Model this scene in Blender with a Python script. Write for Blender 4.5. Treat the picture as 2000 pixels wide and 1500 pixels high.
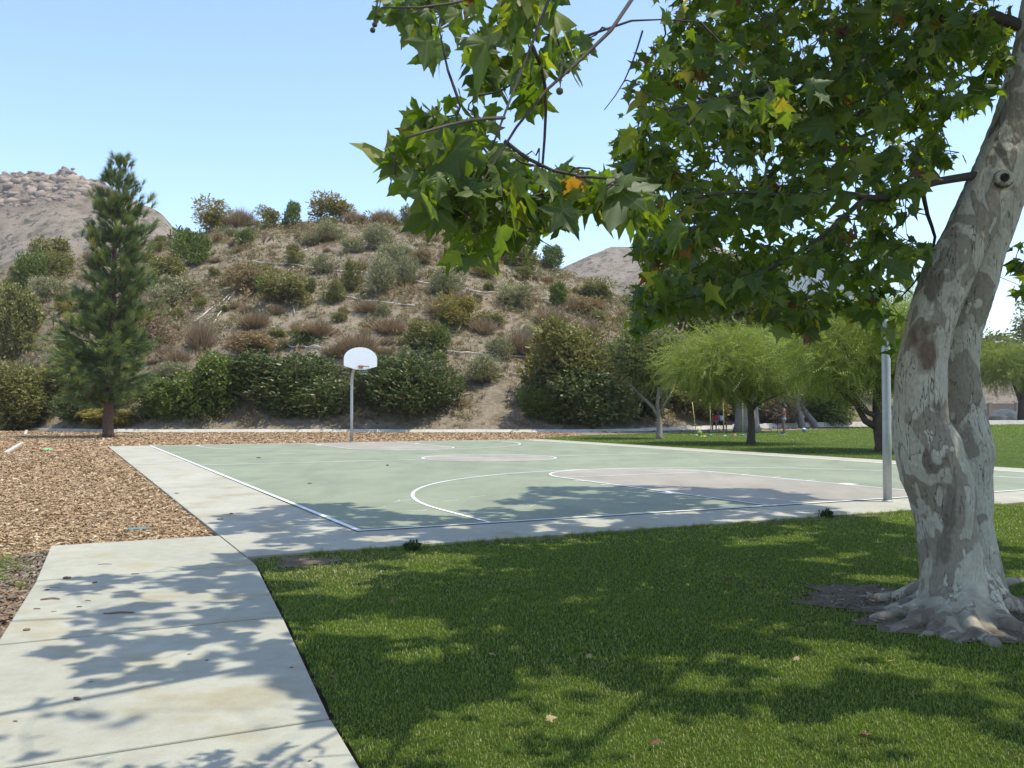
import bpy, bmesh, math, random
import numpy as np
from mathutils import Vector, Matrix, noise

# ------------------------------------------------------------------ scene, camera, light
for o in list(bpy.data.objects): bpy.data.objects.remove(o)
scn = bpy.context.scene
COL = scn.collection
rng = np.random.default_rng(11)
random.seed(5)
R = math.radians
CAM_H, FPX, PITCH = 1.3156, 1766.3, 0.028768

cam = bpy.data.objects.new('camera', bpy.data.cameras.new('camera'))
COL.objects.link(cam)
cam.data.sensor_width = 36; cam.data.lens = FPX / 2000 * 36
cam.data.clip_start = 0.05; cam.data.clip_end = 6000
cam.location = (0, 0, CAM_H); cam.rotation_euler = (math.pi / 2 + PITCH, 0, 0)
scn.camera = cam
scn.render.resolution_x, scn.render.resolution_y = 1024, 768

SUN_AZ, SUN_EL = R(-10), R(69)          # the sun stands to the right, a little behind the camera
sdir = Vector((math.cos(SUN_AZ) * math.cos(SUN_EL), math.sin(SUN_AZ) * math.cos(SUN_EL), math.sin(SUN_EL)))
world = bpy.data.worlds.new('World'); scn.world = world; world.use_nodes = True
wn = world.node_tree.nodes; wl = world.node_tree.links
sky = wn.new('ShaderNodeTexSky'); sky.sky_type = 'NISHITA'; sky.sun_disc = False
sky.sun_elevation = SUN_EL; sky.sun_rotation = math.pi / 2 - SUN_AZ
sky.altitude = 300; sky.air_density = 1.0; sky.dust_density = 0.9; sky.ozone_density = 2.0
wl.new(sky.outputs[0], wn['Background'].inputs[0]); wn['Background'].inputs[1].default_value = 0.15
sun = bpy.data.objects.new('sun', bpy.data.lights.new('sun', 'SUN')); COL.objects.link(sun)
sun.data.energy = 2.6; sun.data.angle = R(0.53); sun.data.color = (1, 0.96, 0.82)
sun.rotation_euler = (-sdir).to_track_quat('-Z', 'Y').to_euler()
sun.location = sdir * 60
vs = scn.view_settings
vs.view_transform = 'Standard'; vs.look = 'None'; vs.gamma = 1; vs.use_curve_mapping = False
vs.exposure = 1.05

# ------------------------------------------------------------------ coordinates
YAW = 0.46121; X0, Y0 = -1.6691, 9.8075; CL, CW = 26.1, 15.3      # court: near left corner, length, width
DU = np.array([-math.sin(YAW), math.cos(YAW)]); DV = np.array([math.cos(YAW), math.sin(YAW)])
def W(u, v): return (X0 + u * DU[0] + v * DV[0], Y0 + u * DU[1] + v * DV[1])
def UV(x, y): q = np.array([x - X0, y - Y0]); return q @ DU, q @ DV
cp, sp = math.cos(PITCH), math.sin(PITCH)
def ray(x, y):
    a, b = (x - 1000) / FPX, -(y - 750) / FPX
    return np.array([a, cp - b * sp, sp + b * cp])
def gnd(x, y, z=0.0):
    r = ray(x, y); return np.array([0, 0, CAM_H]) + r * (z - CAM_H) / r[2]
def at(x, y, Y):
    r = ray(x, y); return np.array([0, 0, CAM_H]) + r * Y / r[1]
def pix(P):
    P = np.atleast_2d(P); z = P[:, 2] - CAM_H
    zc = P[:, 1] * cp + z * sp; yc = -P[:, 1] * sp + z * cp
    zc = np.where(np.abs(zc) < 1e-3, 1e-3, zc)
    return 1000 + FPX * P[:, 0] / zc, 750 - FPX * yc / zc, zc
def inpoly(px, py, poly):
    px, py = np.atleast_1d(px), np.atleast_1d(py); c = np.zeros(len(px), bool); n = len(poly)
    for i in range(n):
        x1, y1 = poly[i]; x2, y2 = poly[(i + 1) % n]
        if y1 == y2: continue
        c ^= ((y1 > py) != (y2 > py)) & (px < (x2 - x1) * (py - y1) / (y2 - y1) + x1)
    return c

# ------------------------------------------------------------------ material helpers
def new_mat(name):
    m = bpy.data.materials.new(name); m.use_nodes = True
    nt = m.node_tree; return m, nt, nt.nodes, nt.links, nt.nodes['Principled BSDF']
def ramp(nodes, stops, interp='LINEAR'):
    r = nodes.new('ShaderNodeValToRGB'); r.color_ramp.interpolation = interp
    e = r.color_ramp.elements
    while len(e) < len(stops): e.new(0.5)
    for k, (p, c) in enumerate(stops):
        e[k].position = p; e[k].color = (*c, 1) if not isinstance(c, (int, float)) else (c, c, c, 1)
    return r
def noise_node(nt, scale, detail=4, rough=0.55, coord='Object', dist=0.0, stretch=None):
    n = nt.nodes.new('ShaderNodeTexNoise'); n.inputs['Scale'].default_value = scale
    n.inputs['Detail'].default_value = detail; n.inputs['Roughness'].default_value = rough
    n.inputs['Distortion'].default_value = dist
    tc = nt.nodes.new('ShaderNodeTexCoord')
    if stretch:
        mp = nt.nodes.new('ShaderNodeMapping'); mp.inputs['Scale'].default_value = stretch
        nt.links.new(tc.outputs[coord], mp.inputs[0]); nt.links.new(mp.outputs[0], n.inputs['Vector'])
    else: nt.links.new(tc.outputs[coord], n.inputs['Vector'])
    return n
def mixc(nt, a, b, fac, mode='MIX'):
    m = nt.nodes.new('ShaderNodeMix'); m.data_type = 'RGBA'; m.blend_type = mode
    for s, v in ((0, fac), (6, a), (7, b)):
        if hasattr(v, 'is_linked') or hasattr(v, 'links'): nt.links.new(v, m.inputs[s])
        elif s == 0: m.inputs[0].default_value = v
        else: m.inputs[s].default_value = (*v, 1)
    return m.outputs[2]
def bump(nt, h, strength, dist, bs):
    b = nt.nodes.new('ShaderNodeBump'); b.inputs['Strength'].default_value = strength
    b.inputs['Distance'].default_value = dist
    nt.links.new(h, b.inputs['Height']); nt.links.new(b.outputs[0], bs.inputs['Normal'])
def plain(name, c, rough=0.6, metal=0.0, var=0.12, scale=8, bumpy=0.0):
    m, nt, N, L, b = new_mat(name)
    n = noise_node(nt, scale, 5, 0.6)
    r = ramp(N, [(0.25, tuple(x * (1 - var) for x in c)), (0.75, tuple(min(1, x * (1 + var)) for x in c))])
    L.new(n.outputs[0], r.inputs[0]); L.new(r.outputs[0], b.inputs['Base Color'])
    b.inputs['Roughness'].default_value = rough; b.inputs['Metallic'].default_value = metal
    if bumpy: bump(nt, n.outputs[0], bumpy, 0.01, b)
    return m
def foliage(name, stops, transl=0.35, rough=0.5, obj_random=False, tcol=(1.0, 1.0, 0.45), spec=0.35, interp='LINEAR'):
    m, nt, N, L, b = new_mat(name)
    if obj_random: src = N.new('ShaderNodeObjectInfo').outputs['Random']
    else:
        a = N.new('ShaderNodeAttribute'); a.attribute_name = 'rnd'; src = a.outputs['Fac']
    r = ramp(N, stops, interp); L.new(src, r.inputs[0])
    L.new(r.outputs[0], b.inputs['Base Color']); b.inputs['Roughness'].default_value = rough
    b.inputs['Specular IOR Level'].default_value = spec
    if transl:
        t = N.new('ShaderNodeBsdfTranslucent')
        L.new(mixc(nt, r.outputs[0], tcol, 1.0, 'MULTIPLY'), t.inputs[0])
        ms = N.new('ShaderNodeMixShader'); ms.inputs[0].default_value = transl
        L.new(b.outputs[0], ms.inputs[1]); L.new(t.outputs[0], ms.inputs[2])
        L.new(ms.outputs[0], N['Material Output'].inputs['Surface'])
    return m

# ------------------------------------------------------------------ object helpers
def tag(o, label=None, cat=None, group=None, kind=None):
    for k, v in (('label', label), ('category', cat), ('group', group), ('kind', kind)):
        if v: o[k] = v
    return o
def empty(name, loc, rz=0.0):
    o = bpy.data.objects.new(name, None); COL.objects.link(o); o.location = loc; o.rotation_euler = (0, 0, rz)
    o.empty_display_size = 0.2
    return o
def link(name, me, mat, parent=None, loc=None, smooth=False):
    o = bpy.data.objects.new(name, me); COL.objects.link(o)
    if mat and not me.materials: me.materials.append(mat)
    if parent: o.parent = parent
    if loc is not None: o.location = loc
    if smooth: me.polygons.foreach_set('use_smooth', [True] * len(me.polygons))
    return o
def mesh_np(name, V, F, rnd=None):
    """V (n,3), F (m,3|4) arrays, rnd one value a face"""
    me = bpy.data.meshes.new(name); V = np.asarray(V, np.float32); F = np.asarray(F, np.int32)
    me.vertices.add(len(V)); me.vertices.foreach_set('co', V.ravel())
    k = F.shape[1]; me.loops.add(F.size); me.loops.foreach_set('vertex_index', F.ravel())
    me.polygons.add(len(F)); me.polygons.foreach_set('loop_start', np.arange(0, F.size, k, dtype=np.int32))
    me.polygons.foreach_set('loop_total', np.full(len(F), k, np.int32))
    if rnd is not None:
        a = me.attributes.new('rnd', 'FLOAT', 'FACE'); a.data.foreach_set('value', np.asarray(rnd, np.float32))
    me.update(calc_edges=True); me.validate()
    return me
def frames(axis, nrm):
    """rotation matrices with columns side, axis, normal"""
    a = axis / np.linalg.norm(axis, axis=1, keepdims=True)
    s = np.cross(a, nrm); s /= np.linalg.norm(s, axis=1, keepdims=True) + 1e-9
    n = np.cross(s, a)
    return np.stack([s, a, n], 2)
def scatter(tv, tf, pos, rot, size, rnd):
    """copies of a template mesh (tv, tf) as one array mesh"""
    size = np.asarray(size, float)
    if size.ndim == 1: size = size[:, None].repeat(3, 1)
    V = np.einsum('nij,nkj->nki', rot, tv[None] * size[:, None, :]) + pos[:, None, :]
    n, k = len(pos), len(tv)
    F = (tf[None] + (np.arange(n) * k)[:, None, None]).reshape(-1, tf.shape[1])
    return V.reshape(-1, 3), F, np.repeat(rnd, len(tf))
def rdirs(n):
    v = rng.normal(size=(n, 3)); return v / np.linalg.norm(v, axis=1, keepdims=True)
def spin(n):
    a = rng.uniform(0, 2 * math.pi, n); c, s = np.cos(a), np.sin(a); z = np.zeros(n)
    return np.stack([np.stack([c, -s, z], 1), np.stack([s, c, z], 1), np.stack([z, z, z + 1], 1)], 1)
class MB:
    def __init__(s): s.v, s.f, s.sm = [], [], []
    def add(s, V, F):
        o = len(s.v); s.v += [tuple(map(float, p)) for p in V]; s.f += [tuple(i + o for i in f) for f in F]
    def box(s, c, d, rz=0.0):
        x, y, z = d[0] / 2, d[1] / 2, d[2] / 2; ca, sa = math.cos(rz), math.sin(rz)
        P = [(a * x, b * y, e * z) for a in (-1, 1) for b in (-1, 1) for e in (-1, 1)]
        s.add([(c[0] + p[0] * ca - p[1] * sa, c[1] + p[0] * sa + p[1] * ca, c[2] + p[2]) for p in P],
              [(0, 1, 3, 2), (4, 6, 7, 5), (0, 4, 5, 1), (2, 3, 7, 6), (0, 2, 6, 4), (1, 5, 7, 3)])
    def prism(s, poly, z0, z1):
        n = len(poly)
        s.add([(p[0], p[1], z0) for p in poly] + [(p[0], p[1], z1) for p in poly],
              [tuple(range(n))[::-1], tuple(range(n, 2 * n))] + [(i, (i + 1) % n, n + (i + 1) % n, n + i) for i in range(n)])
    def sheet(s, poly, z): s.add([(p[0], p[1], z) for p in poly], [tuple(range(len(poly)))])
    def strip(s, A, B, z):
        n = len(A); s.add([(p[0], p[1], z) for p in A] + [(p[0], p[1], z) for p in B],
                          [(i, i + 1, n + i + 1, n + i) for i in range(n - 1)])
    def tube(s, pts, rad, k=8, cap=True):
        pts = [Vector(p) for p in pts]; n = len(pts)
        if not hasattr(rad, '__len__'): rad = [rad] * n
        base = len(s.v); ref = None; V = []
        for i, p in enumerate(pts):
            t = (pts[min(i + 1, n - 1)] - pts[max(i - 1, 0)]).normalized()
            if ref is None: ref = Vector((1, 0, 0)) if abs(t.x) < 0.8 else Vector((0, 1, 0))
            a = (ref - t * ref.dot(t)).normalized(); ref = a; b = t.cross(a)
            for j in range(k):
                th = 2 * math.pi * j / k; V.append(p + (a * math.cos(th) + b * math.sin(th)) * rad[i])
        F = [(i * k + j, i * k + (j + 1) % k, (i + 1) * k + (j + 1) % k, (i + 1) * k + j) for i in range(n - 1) for j in range(k)]
        if cap: F += [tuple(range(k))[::-1], tuple((n - 1) * k + j for j in range(k))]
        s.add(V, F)
    def lathe(s, prof, c=(0, 0, 0), k=16):
        V = []; n = len(prof)
        for r, z in prof:
            for j in range(k):
                th = 2 * math.pi * j / k; V.append((c[0] + r * math.cos(th), c[1] + r * math.sin(th), c[2] + z))
        F = [(i * k + j, i * k + (j + 1) % k, (i + 1) * k + (j + 1) % k, (i + 1) * k + j) for i in range(n - 1) for j in range(k)]
        F += [tuple(range(k))[::-1], tuple((n - 1) * k + j for j in range(k))]
        s.add(V, F)
    def mesh(s, name):
        me = bpy.data.meshes.new(name); me.from_pydata(s.v, [], s.f); me.validate(); me.update(); return me
    def build(s, name, mat, parent=None, loc=None, smooth=False):
        if loc is not None: s.v = [(p[0] - loc[0], p[1] - loc[1], p[2] - loc[2]) for p in s.v]
        elif parent: # parts are given in world coordinates: make them local to an unrotated parent
            L = parent.location; s.v = [(p[0] - L[0], p[1] - L[1], p[2] - L[2]) for p in s.v]
        return link(name, s.mesh(name), mat, parent, loc, smooth)
def copy_tree(o, parent=None):
    c = o.copy(); COL.objects.link(c); c.parent = parent
    for ch in list(o.children): copy_tree(ch, c)
    return c

# ------------------------------------------------------------------ surface materials
def concrete(name, base, stain=0.5):
    m, nt, N, L, b = new_mat(name)
    n1 = noise_node(nt, 0.9, 5, 0.6); n2 = noise_node(nt, 7, 6, 0.65); n3 = noise_node(nt, 160, 3, 0.6)
    r1 = ramp(N, [(0.3, tuple(x * 0.86 for x in base)), (0.7, tuple(x * 1.08 for x in base))]); L.new(n1.outputs[0], r1.inputs[0])
    r2 = ramp(N, [(0.35, (0.80, 0.76, 0.68)), (0.6, (1, 1, 1))]); L.new(n2.outputs[0], r2.inputs[0])
    c = mixc(nt, r1.outputs[0], r2.outputs[0], stain, 'MULTIPLY')
    r3 = ramp(N, [(0.3, (0.82, 0.82, 0.82)), (0.7, (1.1, 1.1, 1.1))]); L.new(n3.outputs[0], r3.inputs[0])
    c = mixc(nt, c, r3.outputs[0], 0.6, 'MULTIPLY')
    n4 = noise_node(nt, 1.7, 3, 0.5); r4 = ramp(N, [(0.52, (1, 1, 1)), (0.70, (0.86, 0.78, 0.62))]); L.new(n4.outputs[0], r4.inputs[0]); c = mixc(nt, c, r4.outputs[0], 0.8, 'MULTIPLY')
    n5 = noise_node(nt, 26, 4, 0.7); r5 = ramp(N, [(0.66, (1, 1, 1)), (0.74, (0.62, 0.58, 0.52))]); L.new(n5.outputs[0], r5.inputs[0]); c = mixc(nt, c, r5.outputs[0], 0.55, 'MULTIPLY')
    L.new(c, b.inputs['Base Color']); b.inputs['Roughness'].default_value = 0.85; b.inputs['Specular IOR Level'].default_value = 0.25
    bump(nt, n3.outputs[0], 0.25, 0.004, b)
    return m
def paint(name, base, wear=0.3, wearcol=(0.3, 0.3, 0.26)):
    m, nt, N, L, b = new_mat(name)
    n1 = noise_node(nt, 0.5, 5, 0.6); n2 = noise_node(nt, 5, 8, 0.7); n3 = noise_node(nt, 140, 3, 0.6)
    r1 = ramp(N, [(0.3, tuple(x * 0.86 for x in base)), (0.7, tuple(x * 1.12 for x in base))]); L.new(n1.outputs[0], r1.inputs[0])
    r2 = ramp(N, [(0.55, 0.0), (0.75, 1.0)]); L.new(n2.outputs[0], r2.inputs[0])
    mu = N.new('ShaderNodeMath'); mu.operation = 'MULTIPLY'; L.new(r2.outputs[0], mu.inputs[0]); mu.inputs[1].default_value = wear
    c = mixc(nt, r1.outputs[0], wearcol, mu.outputs[0])
    n6 = noise_node(nt, 1.3, 6, 0.7, 'Object', 0.6, (1, 0.35, 1)); r6 = ramp(N, [(0.36, (0.86, 0.86, 0.84)), (0.52, (1, 1, 1)), (0.70, (1.08, 1.07, 1.04))]); L.new(n6.outputs[0], r6.inputs[0]); c = mixc(nt, c, r6.outputs[0], 0.9, 'MULTIPLY')
    n7 = noise_node(nt, 19, 3, 0.6); r7 = ramp(N, [(0.68, (1, 1, 1)), (0.74, (0.74, 0.73, 0.70))]); L.new(n7.outputs[0], r7.inputs[0]); c = mixc(nt, c, r7.outputs[0], 0.5, 'MULTIPLY')
    L.new(c, b.inputs['Base Color']); b.inputs['Roughness'].default_value = 0.7; b.inputs['Specular IOR Level'].default_value = 0.3
    bump(nt, n3.outputs[0], 0.2, 0.003, b)
    return m
def soil(name, stops, scale=1.2, fine=30, bs=0.5, coord='Object'):
    m, nt, N, L, b = new_mat(name)
    n1 = noise_node(nt, scale, 7, 0.65, coord); n2 = noise_node(nt, fine, 5, 0.7, coord)
    r1 = ramp(N, stops); L.new(n1.outputs[0], r1.inputs[0])
    r2 = ramp(N, [(0.3, (0.6, 0.6, 0.6)), (0.7, (1.25, 1.25, 1.25))]); L.new(n2.outputs[0], r2.inputs[0])
    L.new(mixc(nt, r1.outputs[0], r2.outputs[0], 0.8, 'MULTIPLY'), b.inputs['Base Color'])
    b.inputs['Roughness'].default_value = 0.95; b.inputs['Specular IOR Level'].default_value = 0.1
    bump(nt, n2.outputs[0], bs, 0.05, b)
    return m
M = {}
M['path'] = concrete('path_concrete', (0.385, 0.372, 0.302))
M['apron'] = concrete('apron_concrete', (0.40, 0.382, 0.312), 0.4)
M['kerb'] = concrete('kerb_concrete', (0.52, 0.49, 0.43))
M['green'] = paint('court_green_paint', (0.225, 0.245, 0.165), 0.6, (0.30, 0.31, 0.235))
M['tan'] = paint('court_tan_paint', (0.30, 0.268, 0.215), 0.2)
M['white'] = paint('court_white_paint', (0.74, 0.75, 0.74), 0.3, (0.45, 0.47, 0.42))
M['ground'] = soil('dry_ground', [(0.3, (0.20, 0.15, 0.10)), (0.7, (0.30, 0.24, 0.17))], 0.3, 8)
M['mulch'] = soil('mulch_bed', [(0.3, (0.20, 0.12, 0.065)), (0.55, (0.29, 0.18, 0.10)), (0.75, (0.36, 0.25, 0.15))], 0.5, 22, 0.9)
M['lawn'] = soil('lawn_turf', [(0.25, (0.055, 0.085, 0.014)), (0.6, (0.085, 0.125, 0.02)), (0.85, (0.14, 0.145, 0.045))], 0.45, 60, 0.9)
M['dirt'] = soil('bare_dirt', [(0.3, (0.15, 0.11, 0.075)), (0.7, (0.27, 0.21, 0.15))], 3, 40, 0.9)
M['gravel'] = soil('litter_strip', [(0.3, (0.18, 0.13, 0.10)), (0.7, (0.33, 0.27, 0.22))], 1.5, 18, 0.9)

def hill_mat():
    m, nt, N, L, b = new_mat('hillside_soil')
    n1 = noise_node(nt, 0.10, 7, 0.65); n2 = noise_node(nt, 0.9, 8, 0.72); n3 = noise_node(nt, 4, 6, 0.7)
    r1 = ramp(N, [(0.3, (0.245, 0.20, 0.14)), (0.5, (0.265, 0.222, 0.162)), (0.7, (0.245, 0.215, 0.168))]); L.new(n1.outputs[0], r1.inputs[0])
    r2 = ramp(N, [(0.40, (0.70, 0.66, 0.58)), (0.52, (1, 1, 1)), (0.72, (1.12, 1.1, 1.05))]); L.new(n2.outputs[0], r2.inputs[0])
    c = mixc(nt, r1.outputs[0], r2.outputs[0], 0.9, 'MULTIPLY')
    r3 = ramp(N, [(0.35, (0.6, 0.56, 0.52)), (0.6, (1.05, 1.05, 1.05))]); L.new(n3.outputs[0], r3.inputs[0])
    L.new(mixc(nt, c, r3.outputs[0], 0.7, 'MULTIPLY'), b.inputs['Base Color'])
    b.inputs['Roughness'].default_value = 0.95; b.inputs['Specular IOR Level'].default_value = 0.05
    bump(nt, n2.outputs[0], 0.8, 0.4, b)
    return m
def mountain_mat():
    m, nt, N, L, b = new_mat('mountain_slope')
    n1 = noise_node(nt, 0.012, 8, 0.6); n2 = noise_node(nt, 0.10, 8, 0.75); n3 = noise_node(nt, 0.22, 5, 0.6)
    r1 = ramp(N, [(0.3, (0.255, 0.195, 0.14)), (0.5, (0.30, 0.24, 0.18)), (0.7, (0.265, 0.22, 0.17))]); L.new(n1.outputs[0], r1.inputs[0])
    r2 = ramp(N, [(0.40, (0.50, 0.48, 0.42)), (0.52, (0.95, 0.95, 0.95)), (0.75, (1.15, 1.12, 1.1))]); L.new(n2.outputs[0], r2.inputs[0])
    c = mixc(nt, r1.outputs[0], r2.outputs[0], 0.85, 'MULTIPLY')
    r3 = ramp(N, [(0.57, 0.0), (0.62, 1.0)]); L.new(n3.outputs[0], r3.inputs[0])
    L.new(mixc(nt, c, (0.085, 0.09, 0.055), r3.outputs[0]), b.inputs['Base Color'])
    b.inputs['Roughness'].default_value = 0.95; b.inputs['Specular IOR Level'].default_value = 0.05
    bump(nt, n2.outputs[0], 0.9, 4.0, b)
    return m
M['hill'] = hill_mat(); M['mountain'] = mountain_mat()

# ------------------------------------------------------------------ terrain
def interp(tab, x):
    xs = [t[0] for t in tab]; ys = [t[1] for t in tab]; return np.interp(x, xs, ys)
KERB = [(-700, 110), (-300, 92), (0, 70), (50, 60.5), (100, 56.8), (200, 54.8), (400, 54.4), (700, 54.4), (950, 54), (1150, 54.5),
        (1270, 58), (1430, 64), (1575, 70), (1750, 76), (2000, 85), (2600, 105)]
SKYL = [(-900, 560), (-300, 545), (0, 528), (100, 518), (200, 492), (300, 468), (380, 452), (500, 434), (640, 425), (720, 422), (800, 428),
        (900, 450), (1000, 485), (1100, 530), (1200, 580), (1300, 628), (1450, 690), (1600, 740), (1750, 776), (1850, 804), (1950, 818), (2600, 819)]
def fbm(x, y, s, o=4): return noise.fractal(Vector((x * s, y * s, 3.7)), 1.0, 2.0, o, noise_basis='PERLIN_ORIGINAL')
def H(x, y):
    px = 1000 + 1766 * x / max(y, 1)
    yb = interp(KERB, px) + 0.3; YR = max(100.0, yb + 44); top = 1.316 + (801 - interp(SKYL, px)) / 1766 * YR
    t = (y - yb) / (YR - yb)
    if t <= 0: return -0.02
    if t < 1: h = top * (0.92 * t + 0.08 * math.sin(t * math.pi / 2) + 0.05 * math.sin(t * math.pi))
    else: h = top * (1 - 0.12 * ((y - YR) / 40) ** 2 * (1 if y < 140 else 1)) - 0.02 * (y - YR)
    return max(h, -3) * 1.0 + (fbm(x, y, 0.11) * 0.55 + fbm(x, y, 0.5, 3) * 0.16) * min(1, t * 6) * min(1, max(0.15, 1.6 - t) if t > 1 else 1)
def hit(px, py, y0=54.0, y1=112.0):
    """where the view ray through a pixel meets the hillside"""
    r = ray(px, py); prev = None
    for Y in np.arange(y0, y1, 0.4):
        p = np.array([0, 0, CAM_H]) + r * Y / r[1]
        if p[2] < H(p[0], p[1]): return np.array([p[0], p[1], H(p[0], p[1])])
    return None
def sheet_obj(name, poly, z, mat, kind='structure', label=None, sub=None):
    b = MB(); b.sheet(poly, z); o = b.build(name, mat); o['kind'] = kind
    if label: o['label'] = label
    return o
S = 1500
sheet_obj('ground', [(-S, -S), (S, -S), (S, S), (-S, S)], -0.10, M['ground'], label='dry bare ground reaching to the horizon')

cols = np.linspace(-650, 2500, 190); deps = np.concatenate([np.linspace(0, 1, 110), np.linspace(1.03, 1.9, 16)])
V = []; F = []
for c in cols:
    yb = interp(KERB, c) + 0.3
    for t in deps:
        Y = yb + t * (max(100.0, yb + 44) - yb)
        X = (c - 1000) / 1766 * Y; V.append((X, Y, H(X, Y)))
nd = len(deps)
F = [(i * nd + j, (i + 1) * nd + j, (i + 1) * nd + j + 1, i * nd + j + 1) for i in range(len(cols) - 1) for j in range(nd - 1)]
hill = link('hillside', mesh_np('hillside', V, np.array(F)), M['hill'], smooth=True)
tag(hill, 'dry brush covered hillside rising behind the court', kind='structure')

def mountain(name, tab, D, base_y, label, x0, x1, rocky):
    V = []; cs = np.linspace(x0, x1, 150); ts = np.concatenate([np.linspace(0, 1, 70), np.linspace(1.04, 1.6, 12)])
    for c in cs:
        top = 1.3 + (801 - interp(tab, c)) / 1766 * D
        for t in ts:
            Y = D * (0.62 + 0.38 * t); X = (c - 1000) / 1766 * Y
            h = top * (t ** 1.25 if t < 1 else 1 - 0.5 * (t - 1))
            n = fbm(X, Y, 0.011, 5) * 14 * min(1, t * 3) * (0.25 + 0.75 * min(1, abs(1 - t) * 4)) + fbm(X, Y, 0.06, 5) * 2.2
            if rocky:
                k = max(0, 1 - abs(t - 0.97) * 6) * max(0, min(1, (260 - c) / 80))
                n += k * abs(fbm(X, Y, 0.09, 4)) * 6
            V.append((X, Y, max(-3, h + n - (3 if t == 0 else 0))))
    n = len(ts)
    F = [(i * n + j, (i + 1) * n + j, (i + 1) * n + j + 1, i * n + j + 1) for i in range(len(cs) - 1) for j in range(n - 1)]
    o = link(name, mesh_np(name, V, np.array(F)), M['mountain'], smooth=True); tag(o, label, kind='structure'); return o
mt_l = mountain('mountain', [(-900, 470), (-400, 400), (-100, 355), (0, 342), (60, 335), (130, 336), (180, 346), (230, 368), (300, 408), (340, 440), (430, 490), (700, 600)],
                480, 0, 'pale brown mountain crowned with granite boulders', -700, 700, True)
mt_r = mountain('mountain', [(900, 660), (1000, 580), (1050, 548), (1100, 516), (1150, 494), (1200, 480), (1250, 474), (1300, 472), (1400, 482), (1550, 520), (1700, 590), (1900, 690), (2200, 780)],
                620, 0, 'distant bare brown mountain behind the right end of the hill', 880, 2300, False)
# boulders on the crest of the left mountain: too many and too far to pick apart
def rock_template(seed, sub=1):
    bm = bmesh.new(); bmesh.ops.create_icosphere(bm, subdivisions=sub, radius=1)
    for v in bm.verts:
        d = noise.noise(v.co * 1.7 + Vector((seed, 0, 0))) * 0.9; v.co *= 1 + d
    V = np.array([v.co[:] for v in bm.verts]); Fc = np.array([[v.index for v in f.verts] for f in bm.faces]); bm.free(); return V, Fc
M['boulder'] = foliage('boulder_granite', [(0, (0.25, 0.18, 0.135)), (0.5, (0.33, 0.25, 0.19)), (1, (0.22, 0.175, 0.145))], 0, 0.95)
parts = []
vm = np.array([v.co[:] for v in mt_l.data.vertices]); px_, py_, _ = pix(vm)
for k in range(5):
    tv, tf = rock_template(k * 3.1)
    sel = np.where((px_ > -200) & (px_ < 260) & (py_ < interp([(-200, 420), (100, 395), (180, 380), (260, 400)], px_)) & (vm[:, 1] < 490))[0]
    idx = rng.choice(sel, 110); n = len(idx)
    sz = np.clip(rng.lognormal(0.15, 0.5, n), 0.4, 3.0)[:, None] * rng.uniform(0.6, 1.5, (n, 3)) * [1.3, 1.2, 0.9]
    parts.append(scatter(tv, tf, vm[idx] + rng.normal(0, 1.0, (n, 3)) * [1, 0, 0.0] - np.column_stack([np.zeros(n), np.zeros(n), sz[:, 2] * 0.62]), spin(n), sz, rng.random(n)))
def join(parts):
    o = 0; Vs, Fs, Rs = [], [], []
    for V, F, r in parts: Vs.append(V); Fs.append(F + o); Rs.append(r); o += len(V)
    return np.concatenate(Vs), np.concatenate(Fs), np.concatenate(Rs)
tag(link('boulders', mesh_np('boulders', *join(parts)), M['boulder']), 'tan granite boulders heaped along the mountain crest', 'boulders', kind='stuff')

# kerb at the foot of the hill, in segments
kpx = list(np.arange(-250, 2200, 60)); kerb = empty('kerb', (0, 54.4, 0)); tag(kerb, 'low concrete kerb between the wood chips and the hillside', kind='structure')
def kpt(c, off): Y = interp(KERB, c) + off; return np.array([(c - 1000) / 1766 * Y, Y])
for i in range(len(kpx) - 1):
    c0, c1 = kpx[i], kpx[i + 1] - 0.35; hgt = interp([(1200, 0.15), (1560, 0.36), (2200, 0.36)], c0)
    m_ = 0.5 * (c0 + c1)
    b = MB(); zt = hgt + rng.normal(0, 0.006); cs_ = (c0, m_, c1); rows = [[(*kpt(c, o_), z_) for c in cs_] for o_, z_ in ((-0.16, -0.1), (-0.13, 0.0), (0.02, zt - 0.02), (0.05, zt), (0.30, zt), (0.30, -0.1))]
    b.add([p for r_ in rows for p in r_], [(i * 3 + j, i * 3 + j + 1, (i + 1) * 3 + j + 1, (i + 1) * 3 + j) for i in range(5) for j in range(2)] + [tuple(i * 3 for i in range(6))[::-1], tuple(i * 3 + 2 for i in range(6))])
    b.build('kerb_segment', M['kerb'], kerb)

# ------------------------------------------------------------------ mulch bed, lawns
LAWN_FAR = [gnd(*p)[:2] for p in [(1075, 853.5), (1150, 849), (1240, 846.5), (1400, 843), (1540, 839.5), (1700, 834.5), (1850, 830.5), (2000, 827.5), (2500, 822)]]
mulch_poly = [W(0.30, -1.39), W(0.30, -2.90), W(-1.57, -2.95), W(-3.6, -3.0), W(-5.7, -3.0), W(-8, -3.1), W(-13, -3.2), W(-13, -14), (-75, 40)] + \
    [tuple(kpt(c, 0.05)) for c in (-250, 0, 50, 100, 200, 400, 700, 950, 1150)] + [tuple(LAWN_FAR[2]), tuple(LAWN_FAR[1]), W(27.6, 16.7), W(26.35, 16.6), W(26.35, -1.36)]
sheet_obj('mulch_bed', mulch_poly, -0.03, M['mulch'], label='reddish wood chip bed around the court')
strip_poly = [tuple(p) for p in LAWN_FAR[1:]] + [tuple(kpt(c, 0.05)) for c in (2500, 2000, 1750, 1575, 1430, 1270, 1150, 1060)]
sheet_obj('litter_strip', strip_poly, -0.024, M['gravel'], label='pale leaf litter strip between the lawn and the kerb')
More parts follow.
